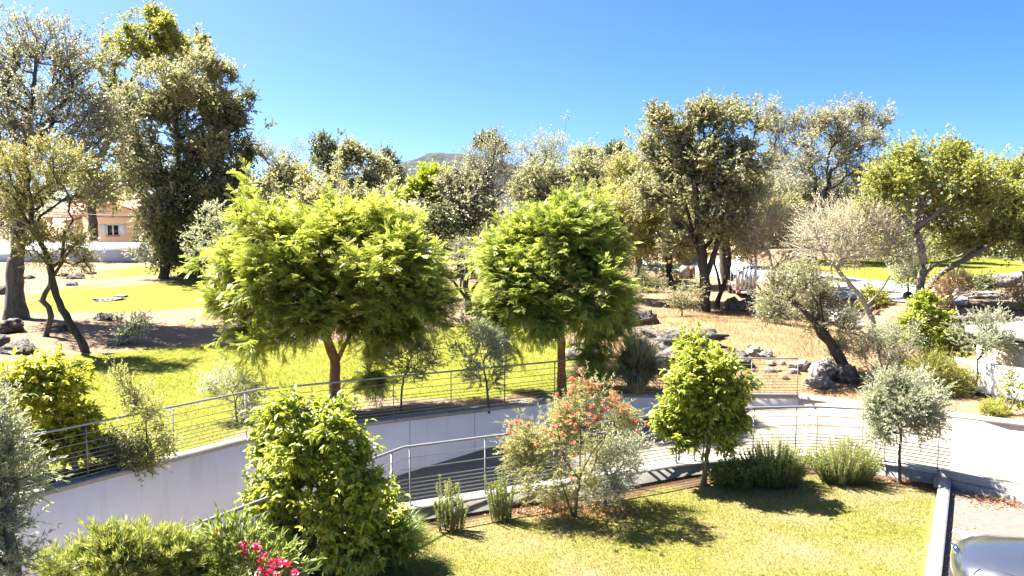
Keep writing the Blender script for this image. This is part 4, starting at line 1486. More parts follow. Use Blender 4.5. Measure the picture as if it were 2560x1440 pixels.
plant('orange_bush', "dry orange-brown bush right of the spreading tree's trunk", 'bush', G(2372, 768), [(2370, 745)], .04,
      [(2350, 730, 30, 28), (2390, 725, 40, 28), (2370, 745, 45, 18)], 120, 'dry', 63, first=.05, up=.4, over=dict(leaf='orange', L=12, tl=.6), stemname='stem', crown='foliage')
plant('dark_bush', "rounded dark green bush behind the dry orange bush", 'bush', G(2425, 735), [(2425, 720)], .04,
      [(2410, 708, 35, 18), (2445, 712, 30, 18)], 90, 'shrub', 64, first=.05, over=dict(leaf='oakdark', ll=.10, tl=.4), stemname='stem', crown='foliage')
plant('orange_bush', "orange-brown dry bush above the stone wall at the right edge", 'bush', G(2545, 775), [(2545, 755)], .04,
      [(2540, 740, 35, 28), (2575, 745, 30, 28)], 90, 'dry', 65, first=.05, up=.4, over=dict(leaf='orange', L=12, tl=.5), stemname='stem', crown='foliage')
plant('wild_bush', "leafy green bush beside the stone steps under the dry tree", 'bush', G(2190, 775), [(2190, 758)], .04,
      [(2170, 735, 30, 22), (2205, 740, 30, 20), (2185, 755, 25, 15)], 60, 'shrub', 66, first=.1, over=dict(leaf='yelgreen', ll=.09, tl=.4), stemname='stem', crown='foliage')
plant('wild_bush', "pale bush hanging on the spreading tree's trunk foot", 'bush', G(2270, 745), [(2270, 710)], .05,
      [(2270, 670, 45, 30), (2290, 700, 30, 25), (2240, 690, 25, 25)], 90, 'shrub', 67, first=.3, over=dict(leaf='silver', ll=.085, tl=.5), stemname='stem', crown='foliage')
# right-hand garden corner
plant('silver_bush', "silvery grey-green bush behind the driveway, above the lawn olive", 'bush', ground_at(2215, 22.3), [(2213, 930)], .04,
      [(2205, 860, 50, 40), (2250, 850, 40, 40), (2180, 900, 40, 40), (2230, 920, 50, 40), (2210, 970, 50, 30)], 300, 'silver', 68, first=.1, over=dict(leaf='olive', tl=.38, ll=.06, tpl='blade', lw=.25), stemname='stem', crown='foliage')
plant('broadleaf_tree', "tall glossy broad-leaved bush-tree in front of the dry stone wall", 'bush', ground_at(2335, 22.8), [(2333, 920), (2325, 860), (2320, 800)], .04,
      [(2318, 765, 32, 32), (2290, 800, 32, 28), (2350, 810, 35, 30), (2320, 850, 65, 35), (2380, 870, 35, 45), (2360, 920, 55, 40), (2400, 940, 30, 40)], 330, 'laurel', 69, first=.2, over=dict(ll=.13, leaf='laurel'), stemname='stem', crown='foliage')
plant('broom_bush', "yellow-green broom bush in front of the glossy broad-leaved bush-tree", 'bush', ground_at(2350, 21.4), [(2350, 960)], .035,
      [(2330, 930, 55, 35), (2390, 950, 45, 30), (2350, 970, 60, 25), (2300, 950, 35, 30)], 300, 'silver', 70, first=.1, up=.4, over=dict(leaf='yelgreen', tl=.45, ll=.05, lw=.3), stemname='stem', crown='foliage')
plant('olive_tree', "thin-trunked young olive in front of the low white wall", 'tree', ground_at(2447, 20.9), [(2446, 950), (2443, 900)], .03,
      [(2450, 850, 50, 40), (2420, 830, 35, 30), (2490, 840, 40, 35), (2440, 870, 45, 25), (2520, 810, 20, 18), (2470, 800, 30, 25)], 110, 'olive', 71, first=.75, over=dict(ll=.06))
plant('young_bush', "sparse young green bush against the low white wall", 'bush', ground_at(2543, 18.9), [(2542, 990)], .02,
      [(2525, 945, 18, 20), (2545, 965, 25, 25), (2555, 1000, 25, 20), (2520, 975, 15, 15)], 30, 'laurel', 72, first=.1, over=dict(ll=.08, L=8, tl=.2), stemname='stem', crown='foliage')
plant('young_bush', "low yellowish shrub on the dry bed beside the driveway", 'bush', ground_at(2480, 18.9), [(2480, 1040)], .02,
      [(2470, 1030, 30, 18), (2500, 1025, 28, 20), (2485, 1045, 35, 12)], 50, 'silver', 73, first=.05, over=dict(leaf='yelgreen', ll=.05, tl=.22), stemname='stem', crown='foliage')

# ------------------------------------------------------------------ lawn side plants
plant('olive_tree', "round silvery olive tree with thin trunk at the corner of the front lawn", 'tree', GL(2250, 1207), [(2250, 1160), (2249, 1110), (2252, 1080)], .035,
      [(2260, 1010, 70, 50), (2210, 1030, 45, 45), (2310, 1020, 50, 45), (2260, 1060, 70, 30), (2340, 1050, 35, 30), (2190, 1010, 30, 35), (2230, 970, 50, 30), (2290, 970, 45, 30), (2210, 1070, 35, 25)], 360, 'olive', 81, first=.8)
plant('photinia_tree', "bright yellow-green broad-leaved small tree on the front lawn's edge", 'tree', GL(1758, 1212), [(1764, 1170), (1772, 1120), (1770, 1070), (1760, 1000)], .05,
      [(1735, 870, 38, 38), (1730, 920, 55, 40), (1790, 930, 50, 40), (1720, 980, 60, 45), (1790, 990, 65, 45), (1850, 990, 35, 35), (1690, 1040, 45, 35), (1760, 1050, 70, 40), (1830, 1050, 45, 35), (1680, 1080, 35, 25), (1720, 1095, 40, 20), (1800, 1100, 30, 20)],
      560, 'laurel', 82, first=.45, over=dict(L=9, ll=.10, leaf='laurel', gap=.3), extra=[([(1758, 1180), (1757, 1140), (1762, 1100)], .018)])
plant('photinia_tree', "large glossy broad-leaved bush-tree in the lower left centre beside the ramp", 'tree', GL(818, 1442), [(815, 1390), (812, 1330), (800, 1250), (780, 1150)], .045,
      [(740, 1040, 60, 40), (790, 1060, 60, 45), (700, 1080, 55, 45), (840, 1100, 55, 50), (760, 1120, 90, 50), (680, 1130, 40, 40), (880, 1160, 45, 50), (800, 1190, 100, 55), (720, 1210, 60, 50), (900, 1230, 60, 50), (660, 1270, 45, 35), (740, 1290, 80, 50), (850, 1290, 90, 55), (940, 1290, 60, 50), (700, 1340, 50, 35),
       (880, 1360, 90, 50), (970, 1340, 45, 45), (800, 1370, 70, 45), (730, 1400, 50, 35), (640, 1240, 25, 20)],
      640, 'laurel', 83, first=.1, over=dict(L=8, T=4, ll=.115, tl=.22, gap=.3), extra=[([(822, 1440), (850, 1390), (870, 1330), (880, 1260)], .03), ([(816, 1440), (790, 1380), (750, 1310), (730, 1230)], .028)])
root, tips, rng = plant('bottlebrush_bush', "airy bush dotted with red bottlebrush flowers on the lawn's edge", 'bush', GL(1437, 1288), [(1440, 1250), (1450, 1190), (1450, 1120)], .03,
      [(1330, 1090, 50, 45), (1390, 1060, 50, 40), (1450, 1050, 55, 45), (1520, 1060, 50, 40), (1310, 1140, 40, 35), (1390, 1130, 60, 45), (1470, 1130, 60, 50), (1350, 1190, 50, 40), (1430, 1200, 60, 40), (1470, 990, 22, 40), (1560, 1040, 30, 30), (1500, 1000, 20, 30), (1400, 1240, 45, 25)],
      400, 'callis', 84, first=.25, stemname='stem', crown='foliage', extra=[([(1432, 1288), (1415, 1240), (1395, 1180)], .02), ([(1445, 1200), (1480, 1130), (1530, 1070)], .014)])
# flowers: one bottlebrush each
tp, td = tips
order = np.argsort(-(tp[:, 2] * .35 - tp[:, 1] * .3 + rng.uniform(0, 1, len(tp))))
sel = []
for i in order:
    if len(sel) >= 95:
        break
    if all(np.linalg.norm(tp[i] - tp[j]) > .10 for j in sel) and rng.uniform() < .5:
        sel.append(i)
b0 = np.array(root.location)
for i in sel:
    ax = unit(td[i] + np.array([0, 0, .3]))
    n = 110
    s = rng.uniform(-.045, .045, n)
    dv = unit(rng.normal(0, 1, (n, 3)))
    dv = unit(dv - (dv @ ax)[:, None] * ax * .8)
    v, f, vals = inst(tp[i] + ax * s[:, None], dv, rng.normal(0, 1, (n, 3)), rng.uniform(.03, .046, n), np.full(n, .009), 'diamond', rng.uniform(0, 1, n))
    mesh_obj('flower', v, f, M['redbloom'], root, False, {"v": np.concatenate(vals)}, b0)
plant('silver_bush', "pale silvery bush growing against the right side of the bottlebrush bush", 'bush', GL(1512, 1262), [(1515, 1220)], .025,
      [(1530, 1110, 45, 35), (1560, 1130, 40, 35), (1500, 1160, 45, 40), (1550, 1180, 40, 40), (1510, 1220, 50, 35), (1590, 1110, 25, 20), (1545, 1225, 35, 25)], 210, 'silver', 85, first=.1, over=dict(ll=.034, tl=.26), stemname='stem', crown='foliage')


def upright(name, label, base, cx_r, h, n, ln, leaf, seed, lean=.35, nl=60, ll=.03, group=None, lw=.2, tpl='blade', arch=0.0, wr=.006):
    """many upright shoots from one base, each clothed in short leaves"""
    rng = np.random.default_rng(seed)
    root = thing(name, label, 'bush', base, group=group)
    rx, ry = cx_r
    ang = rng.uniform(0, 2 * math.pi, n)
    rr = np.sqrt(rng.uniform(0, 1, n))
    p0 = np.stack([base[0] + rx * .75 * rr * np.cos(ang), base[1] + ry * .75 * rr * np.sin(ang), np.full(n, base[2])], 1)
    d = unit(np.stack([np.cos(ang) * rr * lean, np.sin(ang) * rr * lean, np.ones(n)], 1) + rng.normal(0, .10, (n, 3)))
    L = h * rng.uniform(.55, 1.05, n) * (1 - .35 * rr ** 2)
    tv, tq, tt = twig_mesh(p0, d, L, arch * np.ones(n), wr)
    mesh_obj('stem', tv, [tq, tt], M['bark_green'], root, True, None, base)
    t = rng.uniform(.08, 1.0, (n, nl))
    pos = p0[:, None] + d[:, None] * (L[:, None] * t)[..., None]
    pos[..., 2] -= arch * L[:, None] * t * t
    k = n * nl
    ax = np.repeat(d, nl, 0) * .75 + rng.normal(0, .55, (k, 3))
    var = np.clip(rng.uniform(0, .65, k) + .4 * t.ravel() ** 2, 0, 1)
    v, f, vals = inst(pos.reshape(-1, 3), ax, rng.normal(0, 1, (k, 3)), ll * rng.uniform(.7, 1.3, k), np.full(k, ll * lw), tpl, var)
    mesh_obj('foliage', v, f, M[leaf], root, False, {"v": np.concatenate(vals)}, base)
    return root


RG = "rosemary bushes along the lawn edge"
upright('rosemary_bush', "slender rosemary with light upright spikes right of the large glossy bush-tree", GL(1125, 1326), (.30, .2), .98, 40, 0, 'rosemary', 91, .12, 260, .036, RG, .22)
upright('rosemary_bush', "smaller slender rosemary with upright spikes left of the bottlebrush bush", GL(1252, 1302), (.24, .18), .95, 36, 0, 'rosemary', 92, .12, 260, .036, RG, .22)
upright('rosemary_bush', "dark dense rosemary beside the low round bush", GL(1940, 1212), (.60, .36), 1.0, 330, 0, 'rosemary', 93, .5, 190, .036, RG, .2)
upright('rosemary_bush', "bright spreading rosemary left of the lawn olive's trunk", GL(2108, 1205), (.56, .36), .95, 300, 0, 'rosemary', 94, .65, 190, .036, RG, .2)
plant('round_bush', "low rounded green bush at the foot of the bright broad-leaved tree", 'bush', GL(1836, 1216), [(1836, 1200)], .02,
      [(1836, 1180, 52, 26), (1800, 1190, 30, 18), (1870, 1190, 30, 18)], 170, 'shrub', 95, first=.05, over=dict(leaf='box', ll=.032, tl=.11, L=14, T=7, tr=.002, seg=.12, lw=.6, smooth=True, gap=.2), stemname='stem', crown='foliage')


def grass_clump(name, label, base, n, h, spread, leaf, seed, w=.012, plumes=0):
    rng = np.random.default_rng(seed)
    root = thing(name, label, 'grass clump', base)
    root['kind'] = 'thing'
    ang = rng.uniform(0, 2 * math.pi, n)
    r0 = np.sqrt(rng.uniform(0, 1, n)) * .18 * spread
    el = rng.uniform(.1, 1.0, n) ** .8
    L = h * rng.uniform(.6, 1.1, n)
    K = 6
    t = np.linspace(0, 1, K)
    out = el * spread
    hx = np.cos(ang)[:, None] * (r0[:, None] + out[:, None] * t ** 1.5)
    hy = np.sin(ang)[:, None] * (r0[:, None] + out[:, None] * t ** 1.5)
    hz = L[:, None] * (1.25 * t - (.25 + .75 * el[:, None] ** 2) * t ** 2.2)
    c = np.stack([base[0] + hx, base[1] + hy, base[2] + np.maximum(hz, .02)], -1)
    sd = np.stack([-np.sin(ang), np.cos(ang), np.zeros(n)], -1)[:, None]
    ww = (w * (1 - t ** 4 * .9))[None, :, None]
    v = np.stack([c - sd * ww * .5, c + sd * ww * .5], 2).reshape(-1, 3)
    b = (np.arange(n) * K * 2)[:, None, None]
    q = np.array([(2 * i, 2 * i + 1, 2 * i + 3, 2 * i + 2) for i in range(K - 1)])
    var = np.repeat(rng.uniform(0, 1, n), K - 1)
    mesh_obj('leaf_blade', v, [(b + q).reshape(-1, 4)], M[leaf], root, False, {"v": var}, base)
    for i in range(plumes):
        a = rng.uniform(0, 6.28)
        q0 = base + np.array([math.cos(a) * .15, math.sin(a) * .15, 0])
        top = q0 + np.array([rng.normal(0, .12), rng.normal(0, .12), h * rng.uniform(1.15, 1.4)])
        bend = top + np.array([rng.normal(0, .15), rng.normal(0, .1), .05])
        mb = MB()
        mb.tube([q0, (q0 * .4 + top * .6), top, bend], [.006, .006, .005, .003], 5)
        mb.build('plume_stalk', M['bark_pale'], root, True, base)
    return root


grass_clump('pampas_grass', "big arching pampas grass clump behind the bend of the far railing", G(1592, 985), 2400, 1.8, 1.15, 'pampas', 96, .03, 5)
grass_clump('pampas_grass', "lower darker pampas grass clump just left of the big arching one", G(1478, 975), 1300, 1.15, 1.1, 'pampas', 97, .028, 0)
grass_clump('fountain_grass', "green drooping fountain grass at the right foot of the large glossy bush-tree", GL(985, 1412), 1500, .95, .72, 'tuft', 98, .012, 0)

# ------------------------------------------------------------------ nearest plants at the lower left
plant('olive_tree', "silvery olive close to the viewer in the lower left corner", 'tree', (-4.75, 6.2, -.2), [(40, 1440), (20, 1300), (10, 1150)], .06,
      [(-30, 1030, 22, 45), (-25, 1110, 35, 45), (20, 1175, 45, 24), (-25, 1210, 50, 45), (75, 1190, 24, 18), (-20, 1290, 50, 40), (25, 1320, 32, 30), (-30, 1380, 50, 40), (15, 1420, 35, 30), (-70, 1200, 60, 120), (-70, 1350, 60, 100)], 330, 'olive', 111, d=6.2, first=.3,
      over=dict(tl=.24, ll=.052, lw=.2, T=6, L=18, leaf='olive', tr=.0022, seg=.15, droop=.1))
plant('pittosporum_bush', "glossy green pittosporum bush close to the viewer at the lower left", 'bush', (-3.55, 7.0, -.2), [(360, 1600), (350, 1450)], .04,
      [(280, 1385, 60, 32), (340, 1378, 55, 32), (420, 1390, 60, 32), (200, 1420, 60, 32), (300, 1420, 80, 50), (400, 1420, 80, 50), (480, 1420, 60, 45), (150, 1430, 30, 30), (540, 1440, 30, 30), (260, 1480, 90, 40), (420, 1480, 100, 40)], 330, 'laurel', 112, d=7.0, first=.3,
      over=dict(leaf='pitto', tpl='needles', lw=1.0, ll=.085, L=7, T=5, tl=.16, spread=.5, upb=.6, fa=1.2, fs=.2, fr=.3, fz=.4, nu=.1, seg=.15, tr=.003), stemname='stem', crown='foliage')
root, tips, rng = plant('oleander_bush', "oleander with crimson flower clusters at the bottom edge", 'bush', (-2.45, 7.3, -.2), [(650, 1600), (640, 1450)], .03,
      [(560, 1370, 35, 30), (620, 1380, 40, 30), (530, 1410, 40, 30), (600, 1430, 60, 35), (680, 1420, 45, 30), (560, 1460, 60, 30), (650, 1470, 70, 30), (705, 1450, 35, 25)], 110, 'olive', 113, d=7.3, first=.3,
      over=dict(leaf='oleander', bark='bark_green', tl=.22, ll=.105, lw=.17, T=4, L=11, tpl='blade', spread=.45, upb=.6, fa=1.0, fs=.45, fr=.2, seg=.15), stemname='stem', crown='foliage')
b0 = np.array(root.location)
for (fx, fy, k) in ((548, 1328, 10), (612, 1360, 16), (640, 1366, 14), (612, 1378, 12), (655, 1395, 18), (680, 1408, 16), (650, 1422, 14), (700, 1405, 14), (716, 1412, 14), (668, 1430, 14), (738, 1432, 12), (690, 1436, 12)):
    c = P(fx, fy, 7.0 + rng.uniform(-.1, .1))
    n = k * 5
    pc = np.repeat(c + np.clip(rng.normal(0, .022, (k, 3)), -.035, .035), 5, 0)
    fn = np.repeat(unit(rng.normal(0, .6, (k, 3)) + np.array([0, -.5, .8])), 5, 0)
    a = np.tile(np.arange(5) * 2 * math.pi / 5, k)
    e1 = unit(np.cross(fn, np.array([.3, 1, .2])))
    e2 = np.cross(fn, e1)
    ax = e1 * np.cos(a)[:, None] + e2 * np.sin(a)[:, None] + fn * .35
    v, f, vals = inst(pc, ax, fn, np.full(n, .022), np.full(n, .02), 'diamond', np.repeat(rng.uniform(0, 1, k), 5))
    mesh_obj('flower_cluster', v, f, M['pinkbloom'], root, False, {"v": np.concatenate(vals)}, b0)


# ------------------------------------------------------------------ rocks
def rock(name, label, pos, size, seed, mat='rock', group=None, sink=.65, cuts=15, sub=4):
    rng = np.random.default_rng(seed)
    bm = bmesh.new()
    bmesh.ops.create_icosphere(bm, subdivisions=sub, radius=1.0)
    v = np.array([q.co[:] for q in bm.verts])
    f = np.array([[q.index for q in p.verts] for p in bm.faces])
    bm.free()
    for _ in range(cuts):
        n = unit(rng.normal(0, 1, 3) + np.array([0, 0, .25]))
        h = rng.uniform(.55, .9)
        s = v @ n
        v = v - np.maximum(s - h, 0)[:, None] * n * .9
    k = rng.uniform(0, 50, 3)
    v = v * (1 - .50 * np.abs(vnoise3(v + k, .5, seed + 7) - .5)[:, None] + .32 * (vnoise3(v + k, .55, seed) - .5)[:, None] + .22 * (vnoise3(v + k, .22, seed + 1) - .5)[:, None] + .10 * (vnoise3(v + k, .08, seed + 2) - .5)[:, None])
    a = rng.uniform(0, 6.28) if size[0] < 1.4 * size[1] else rng.uniform(-.35, .35)
    v = v * np.array(size)
    c, s_ = math.cos(a), math.sin(a)
    v = np.stack([v[:, 0] * c - v[:, 1] * s_, v[:, 0] * s_ + v[:, 1] * c, v[:, 2]], 1)
    pos = np.array(pos, float)
    v = v + pos + np.array([0, 0, size[2] * (1 - sink) * .6])
    o = mesh_obj(name, v, [f], M[mat], None, True, None, pos)
    o.location = pos
    return tag(o, label, 'rock', group)


RK = [
    ((22, 826), (.95, .7, .55), 'rock', "speckled boulder with rounded top beside the thick flared trunk"),
    ((45, 880), (1.0, .7, .40), 'rock', "low broken rough rock in front of the rounded boulder at the left edge"),
    ((-30, 870), (.9, .7, .5), 'rock', "whitish rough rock cut by the left edge"),
    ((148, 828), (.55, .35, .26), 'rock', "smooth dark rock between the two leaning trunks"),
    ((190, 697), (1.1, .6, .40), 'rock', "jagged grey rock highest on the bare patch by the garden wall"),
    ((160, 690), (.7, .5, .26), 'rock', "dark low rock left of the jagged grey rock"),
    ((182, 712), (.6, .4, .24), 'rock', "small dark rock below the jagged grey rock"),
    ((228, 684), (.5, .35, .2), 'rock', "small flat dark stone right of the jagged grey rock"),
    ((70, 698), (.6, .4, .26), 'rock', "brown stone right of the thick flared trunk"),
    ((5, 735), (.9, .6, .55), 'rock', "dark reddish rock left of the thick flared trunk"),
    ((268, 752), (1.15, .7, .16), 'palerock', "flat pale slab of rock lying in the middle lawn"),
    ((300, 742), (.55, .35, .10), 'palerock', "small flat pale slab beside the larger one in the lawn"),
    ((284, 862), (.38, .3, .20), 'palerock', "small rounded white stone beside the small pale bush"),
    ((258, 800), (.6, .4, .28), 'rock', "grey rock lying in the tree shade on the left"),
    ((268, 885), (.25, .2, .05), 'palerock', "small flat white stone at the lawn's edge by the leaning tree"),
    ((456, 690), (.65, .5, .45), 'palerock', "white-topped rock right of the big dusty oak's trunk"),
    ((1108, 815), (.6, .45, .28), 'rock', "dark low rock at the right side of the large mimosa"),
    ((1465, 890), (.8, .5, .5), 'palerock', "pale rock beneath the right branches of the smaller mimosa"),
    ((1572, 815), (1.35, .9, .75), 'rock', "rust-stained boulder left of the great grey boulder"),
    ((1685, 868), (2.1, 1.2, .80), 'rock', "great grey lichen-covered boulder on the dry mound"),
    ((1690, 893), (.5, .4, .42), 'palerock', "pale angular block in front of the great grey boulder"),
    ((1640, 925), (.8, .5, .5), 'rock', "shaded grey rock behind the pampas grass"),
    ((1800, 905), (.85, .6, .5), 'rock', "orange-stained low rock behind the bright broad-leaved tree"),
    ((1845, 915), (.7, .45, .5), 'rock', "dark split rock right of the orange-stained low rock"),
    ((1885, 888), (.42, .35, .28), 'palerock', "pale rock on the dry slope, left one of two"),
    ((1915, 893), (.35, .3, .24), 'palerock', "small pale rock on the dry slope, right one of two"),
    ((2065, 945), (.62, .55, .65), 'palerock', "tall pale boulder at the foot of the leaning dark tree"),
    ((2050, 968), (.6, .4, .34), 'palerock', "pale boulder with flat face in front of the tall pale one"),
    ((2110, 955), (.5, .45, .5), 'rock', "dark-sided boulder under the leaning dark tree's trunk"),
    ((1830, 775), (.75, .6, .6), 'rock', "light rock right of the forked tree's foot"),
    ((1880, 778), (1.1, .7, .75), 'rock', "dark boulder right below the trailer"),
    ((1890, 790), (.6, .4, .35), 'rock', "flat grey rock in front of the dark boulder below the trailer"),
    ((2500, 715), (1.3, .8, .55), 'palerock', "large pale rock outcrop above the stone wall at the right"),
    ((2450, 745), (1.4, .9, .4), 'palerock', "low rounded tan rock outcrop behind the stone wall"),
    ((2545, 700), (1.0, .8, .5), 'palerock', "pale rock beside the black post near the right edge"),
    ((1610, 845), (.9, .6, .5), 'rock', "dark jagged rock between the rust-stained boulder and the great grey one"),
    ((1745, 880), (.85, .5, .45), 'rock', "rough low rock at the right foot of the great grey boulder"),
    ((1770, 850), (.7, .5, .35), 'rock', "brownish rock half buried on the mound right of the great grey boulder"),
    ((1665, 905), (.7, .45, .4), 'rock', "grey cracked rock in front of the great grey boulder, left of the pale block"),
    ((1590, 860), (.6, .4, .4), 'rock', "small dark rock low beside the pampas grass plumes"),
    ((2000, 925), (.5, .35, .3), 'palerock', "pale half-buried rock left of the tall pale boulder"),
]
for i, ((px, py), sz, mt, lb) in enumerate(RK):
    g = G(px, py)
    rock('boulder' if sz[0] > .7 else 'stone', lb, g, sz, 300 + i, mt)

# broken stones scattered on the dry mound: alike, so they share a label
rng = np.random.default_rng(640)
for i in range(34):
    px, py = rng.choice([(1640, 925), (1800, 915), (1850, 905), (1900, 900), (1720, 905), (1990, 930), (1900, 950)])  + rng.normal(0, 1, 2) * [34, 13]
    g = G(px, py)
    sz = rng.uniform(.10, .30)
    rock('stone', "small broken stone lying among dry grass on the mound", g, (sz, sz * rng.uniform(.6, .9), sz * rng.uniform(.45, .8)), 700 + i, 'palerock' if rng.uniform() < .55 else 'rock', "small broken stones on the mound", sub=2)
# dry stone wall at the right
b = np.array([16.0, 28.1, float(terrain(16.0, 27.6))])
t = thing('dry_stone_wall', "dark dry stone wall of rough dark and pale stones holding the bank at the right", 'wall', b)
rng = np.random.default_rng(77)
sv, sf, nv = [], [], 0
dv_, df_, dn_ = [], [], 0
bm = bmesh.new()
bmesh.ops.create_icosphere(bm, subdivisions=2, radius=1.0)
iv = np.array([q.co[:] for q in bm.verts])
ifc = np.array([[q.index for q in p.verts] for p in bm.faces])
bm.free()
for row in range(6):
    x = 15.7 + rng.uniform(0, .5) - .1 * row
    while x < 24.5:
        w_ = rng.uniform(.16, .34)
        h_ = rng.uniform(.11, .19) * (1.3 if row == 5 else 1)
        v = iv.copy()
        for _ in range(6):
            n = unit(rng.normal(0, 1, 3))
            h = rng.uniform(.5, .8)
            v = v - np.maximum(v @ n - h, 0)[:, None] * n
        yy = 27.95 - .35 * (x - 14) * .12 + rng.uniform(-.06, .06) + row * .03
        z0 = float(terrain(x, 27.3))
        v = v * np.array([w_ * .62, rng.uniform(.18, .3), h_ * .75]) + np.array([x + w_ / 2, yy, z0 + .05 + row * .225 + rng.uniform(-.03, .03)])
        if row == 5 and rng.uniform() < .6 or rng.uniform() < .12:
            dv_.append(v)
            df_.append(ifc + dn_)
            dn_ += len(v)
        else:
            sv.append(v)
            sf.append(ifc + nv)
            nv += len(v)
        x += w_ * 1.02
M['darkstone'] = speckled("dark_stone", (.05, .042, .036), (.22, .19, .165), 5, .95, .02)
mesh_obj('stone_face', np.vstack(sv), [np.vstack(sf)], M['darkstone'], t, False, None, b)
mesh_obj('pale_stone', np.vstack(dv_), [np.vstack(df_)], M['palerock'], t, False, None, b)
mb = MB()
mb.box(16.1, 24.5, 28.05, 28.4, b[2] - .4, b[2] + 1.05)
mb.build('core', M['dark'], t, False, b)

# ------------------------------------------------------------------ orange house and garden wall at the left
WY = 69.5
wz = float(terrain(-46, WY))


def PX(px, d):
    return (px - 1280) / FPX * d / CP * .9985


t = thing('garden_wall', "long whitish garden wall with dark-stained tiled top in front of the orange house", 'wall', (PX(100, WY), WY, wz))
mb = MB()
mb.box(PX(-400, WY), PX(760, WY), WY, WY + .3, wz - 1, wz + 1.86)
mb.build('wall_face', M['garden_wall'], t, False, t.location)
mb = MB()
x = PX(-400, WY)
while x < PX(760, WY):
    mb.box(x, x + .88, WY - .09, WY + .4, wz + 1.863, wz + 1.95)
    x += .9
mb.build('coping', M['concrete_pale'], t, False, t.location)
HY_ = 86.0
hz0 = float(terrain(-44, HY_))
X0, X1 = PX(214, HY_), PX(352, HY_)
XM = PX(297, HY_)


def HZp(py, d=HY_):
    return float(P(300, py, d)[2])


t = thing('house', "orange rendered house with red tiled roof and white shutters behind the garden wall", 'house', (X0, HY_, hz0))
mb = MB()
zl, zr, za = HZp(528), HZp(531), HZp(511)
n0, DP = 0, 9.0
for y, sgn in ((HY_, 1), (HY_ + DP, -1)):
    pass
v = [(X0, HY_, hz0 - 1), (X1, HY_, hz0 - 1), (X1, HY_, zr), (XM, HY_, za), (X0, HY_, zl),
     (X0, HY_ + DP, hz0 - 1), (X1, HY_ + DP, hz0 - 1), (X1, HY_ + DP, zr), (XM, HY_ + DP, za), (X0, HY_ + DP, zl)]
mb.add(v, [(0, 1, 2, 4), (1, 6, 7, 2), (6, 5, 9, 7), (5, 0, 4, 9)], [(4, 2, 3), (9, 8, 7)])
XW = PX(158, HY_)
zlw0, zlw1 = HZp(556), HZp(543)
v = [(XW, HY_ + 1, hz0 - 1), (X0, HY_ + 1, hz0 - 1), (X0, HY_ + 1, zlw1), (XW, HY_ + 1, zlw0), (XW, HY_ + DP, hz0 - 1), (XW, HY_ + DP, zlw0), (X0, HY_ + DP, zlw1)]
mb.add(v, [(0, 1, 2, 3), (4, 0, 3, 5)])
mb.build('wall', M['orange_wall'], t, False, t.location)
mb = MB()


def slab(p, q, y0, y1, th, ov=.25):
    """roof slab between two eave/ridge points (x,z) from y0 to y1"""
    a = np.array([p[0], p[1]])
    c = np.array([q[0], q[1]])
    v = []
    for dz in (.02, th):
        v += [(a[0], y0 - ov, a[1] + dz), (c[0], y0 - ov, c[1] + dz), (c[0], y1, c[1] + dz), (a[0], y1, a[1] + dz)]
    mb.add(v, [(0, 1, 2, 3), (4, 7, 6, 5), (0, 4, 5, 1), (1, 5, 6, 2), (2, 6, 7, 3), (3, 7, 4, 0)])


slab((X0 - .35, zl - .08), (XM, za), HY_, HY_ + DP, .18)
slab((XM, za), (X1 + .35, zr - .12), HY_, HY_ + DP, .18)
slab((XW - .4, zlw0 - .1), (X0 - .005, zlw1 + .15), HY_ + 1, HY_ + DP, .18)
# main block: roof slope that faces the viewer
yb0, yb1 = HY_ + DP + .1, HY_ + DP + 7
xb0, xb1 = PX(118, yb0), PX(300, yb0)
ze, zrid = HZp(545, yb0), HZp(503, yb1)
v = []
for dz in (0, .2):
    v += [(xb0, yb0 - .3, ze + dz), (xb1, yb0 - .3, ze + dz), (xb1, yb1, zrid + dz), (xb0, yb1, zrid + dz)]
mb.add(v, [(0, 1, 2, 3), (4, 7, 6, 5), (0, 4, 5, 1), (1, 5, 6, 2), (2, 6, 7, 3), (3, 7, 4, 0)])
rf = mb.build('roof', M['roof'], t, False, t.location)
mb = MB()
mb.box(xb0 + .3, xb1 - .3, yb0, yb1 + 5, hz0 - 1, ze - .02)
mb.build('rear_wall', M['orange_wall'], t, False, t.location)
# window with shutters
wx0, wx1, wz0, wz1 = PX(275, HY_), PX(302, HY_), HZp(587), HZp(563)
mb = MB()
mb.box(wx0 - .08, wx0, HY_ - .06, HY_ - .003, wz0 - .08, wz1 + .08)
mb.box(wx1, wx1 + .08, HY_ - .06, HY_ - .003, wz0 - .08, wz1 + .08)
mb.box(wx0, wx1, HY_ - .06, HY_ - .003, wz1, wz1 + .08)
mb.box((wx0 + wx1) / 2 - .08, (wx0 + wx1) / 2 + .08, HY_ - .06, HY_ - .003, wz0, wz1)
w_o = mb.build('window', M['whitepaint'], t, False, t.location)
mb = MB()
mb.box(wx0, wx1, HY_ - .03, HY_ - .005, wz0, wz1)
gl = mb.build('pane', M['glass_dark'], w_o, False, t.location)
mb = MB()
mb.box(wx0 - .15, wx1 + .15, HY_ - .18, HY_ - .003, wz0 - .2, wz0 - .083)
sl = mb.build('sill', M['concrete'], w_o, False, t.location)
for o in (gl, sl):
    o.parent = w_o
for (a_, c_) in ((PX(256, HY_), wx0 - .1), (wx1 + .1, PX(321, HY_))):
    mb = MB()
    mb.box(a_, c_, HY_ - .05, HY_ - .004, wz0 - .1, wz1 + .1)
    for k in range(9):
        z_ = wz0 + (wz1 - wz0) * (k + .2) / 9
        mb.box(a_ + .07, c_ - .07, HY_ - .075, HY_ - .052, z_, z_ + .07)
    mb.build('shutter', M['whitepaint'], t, False, t.location)
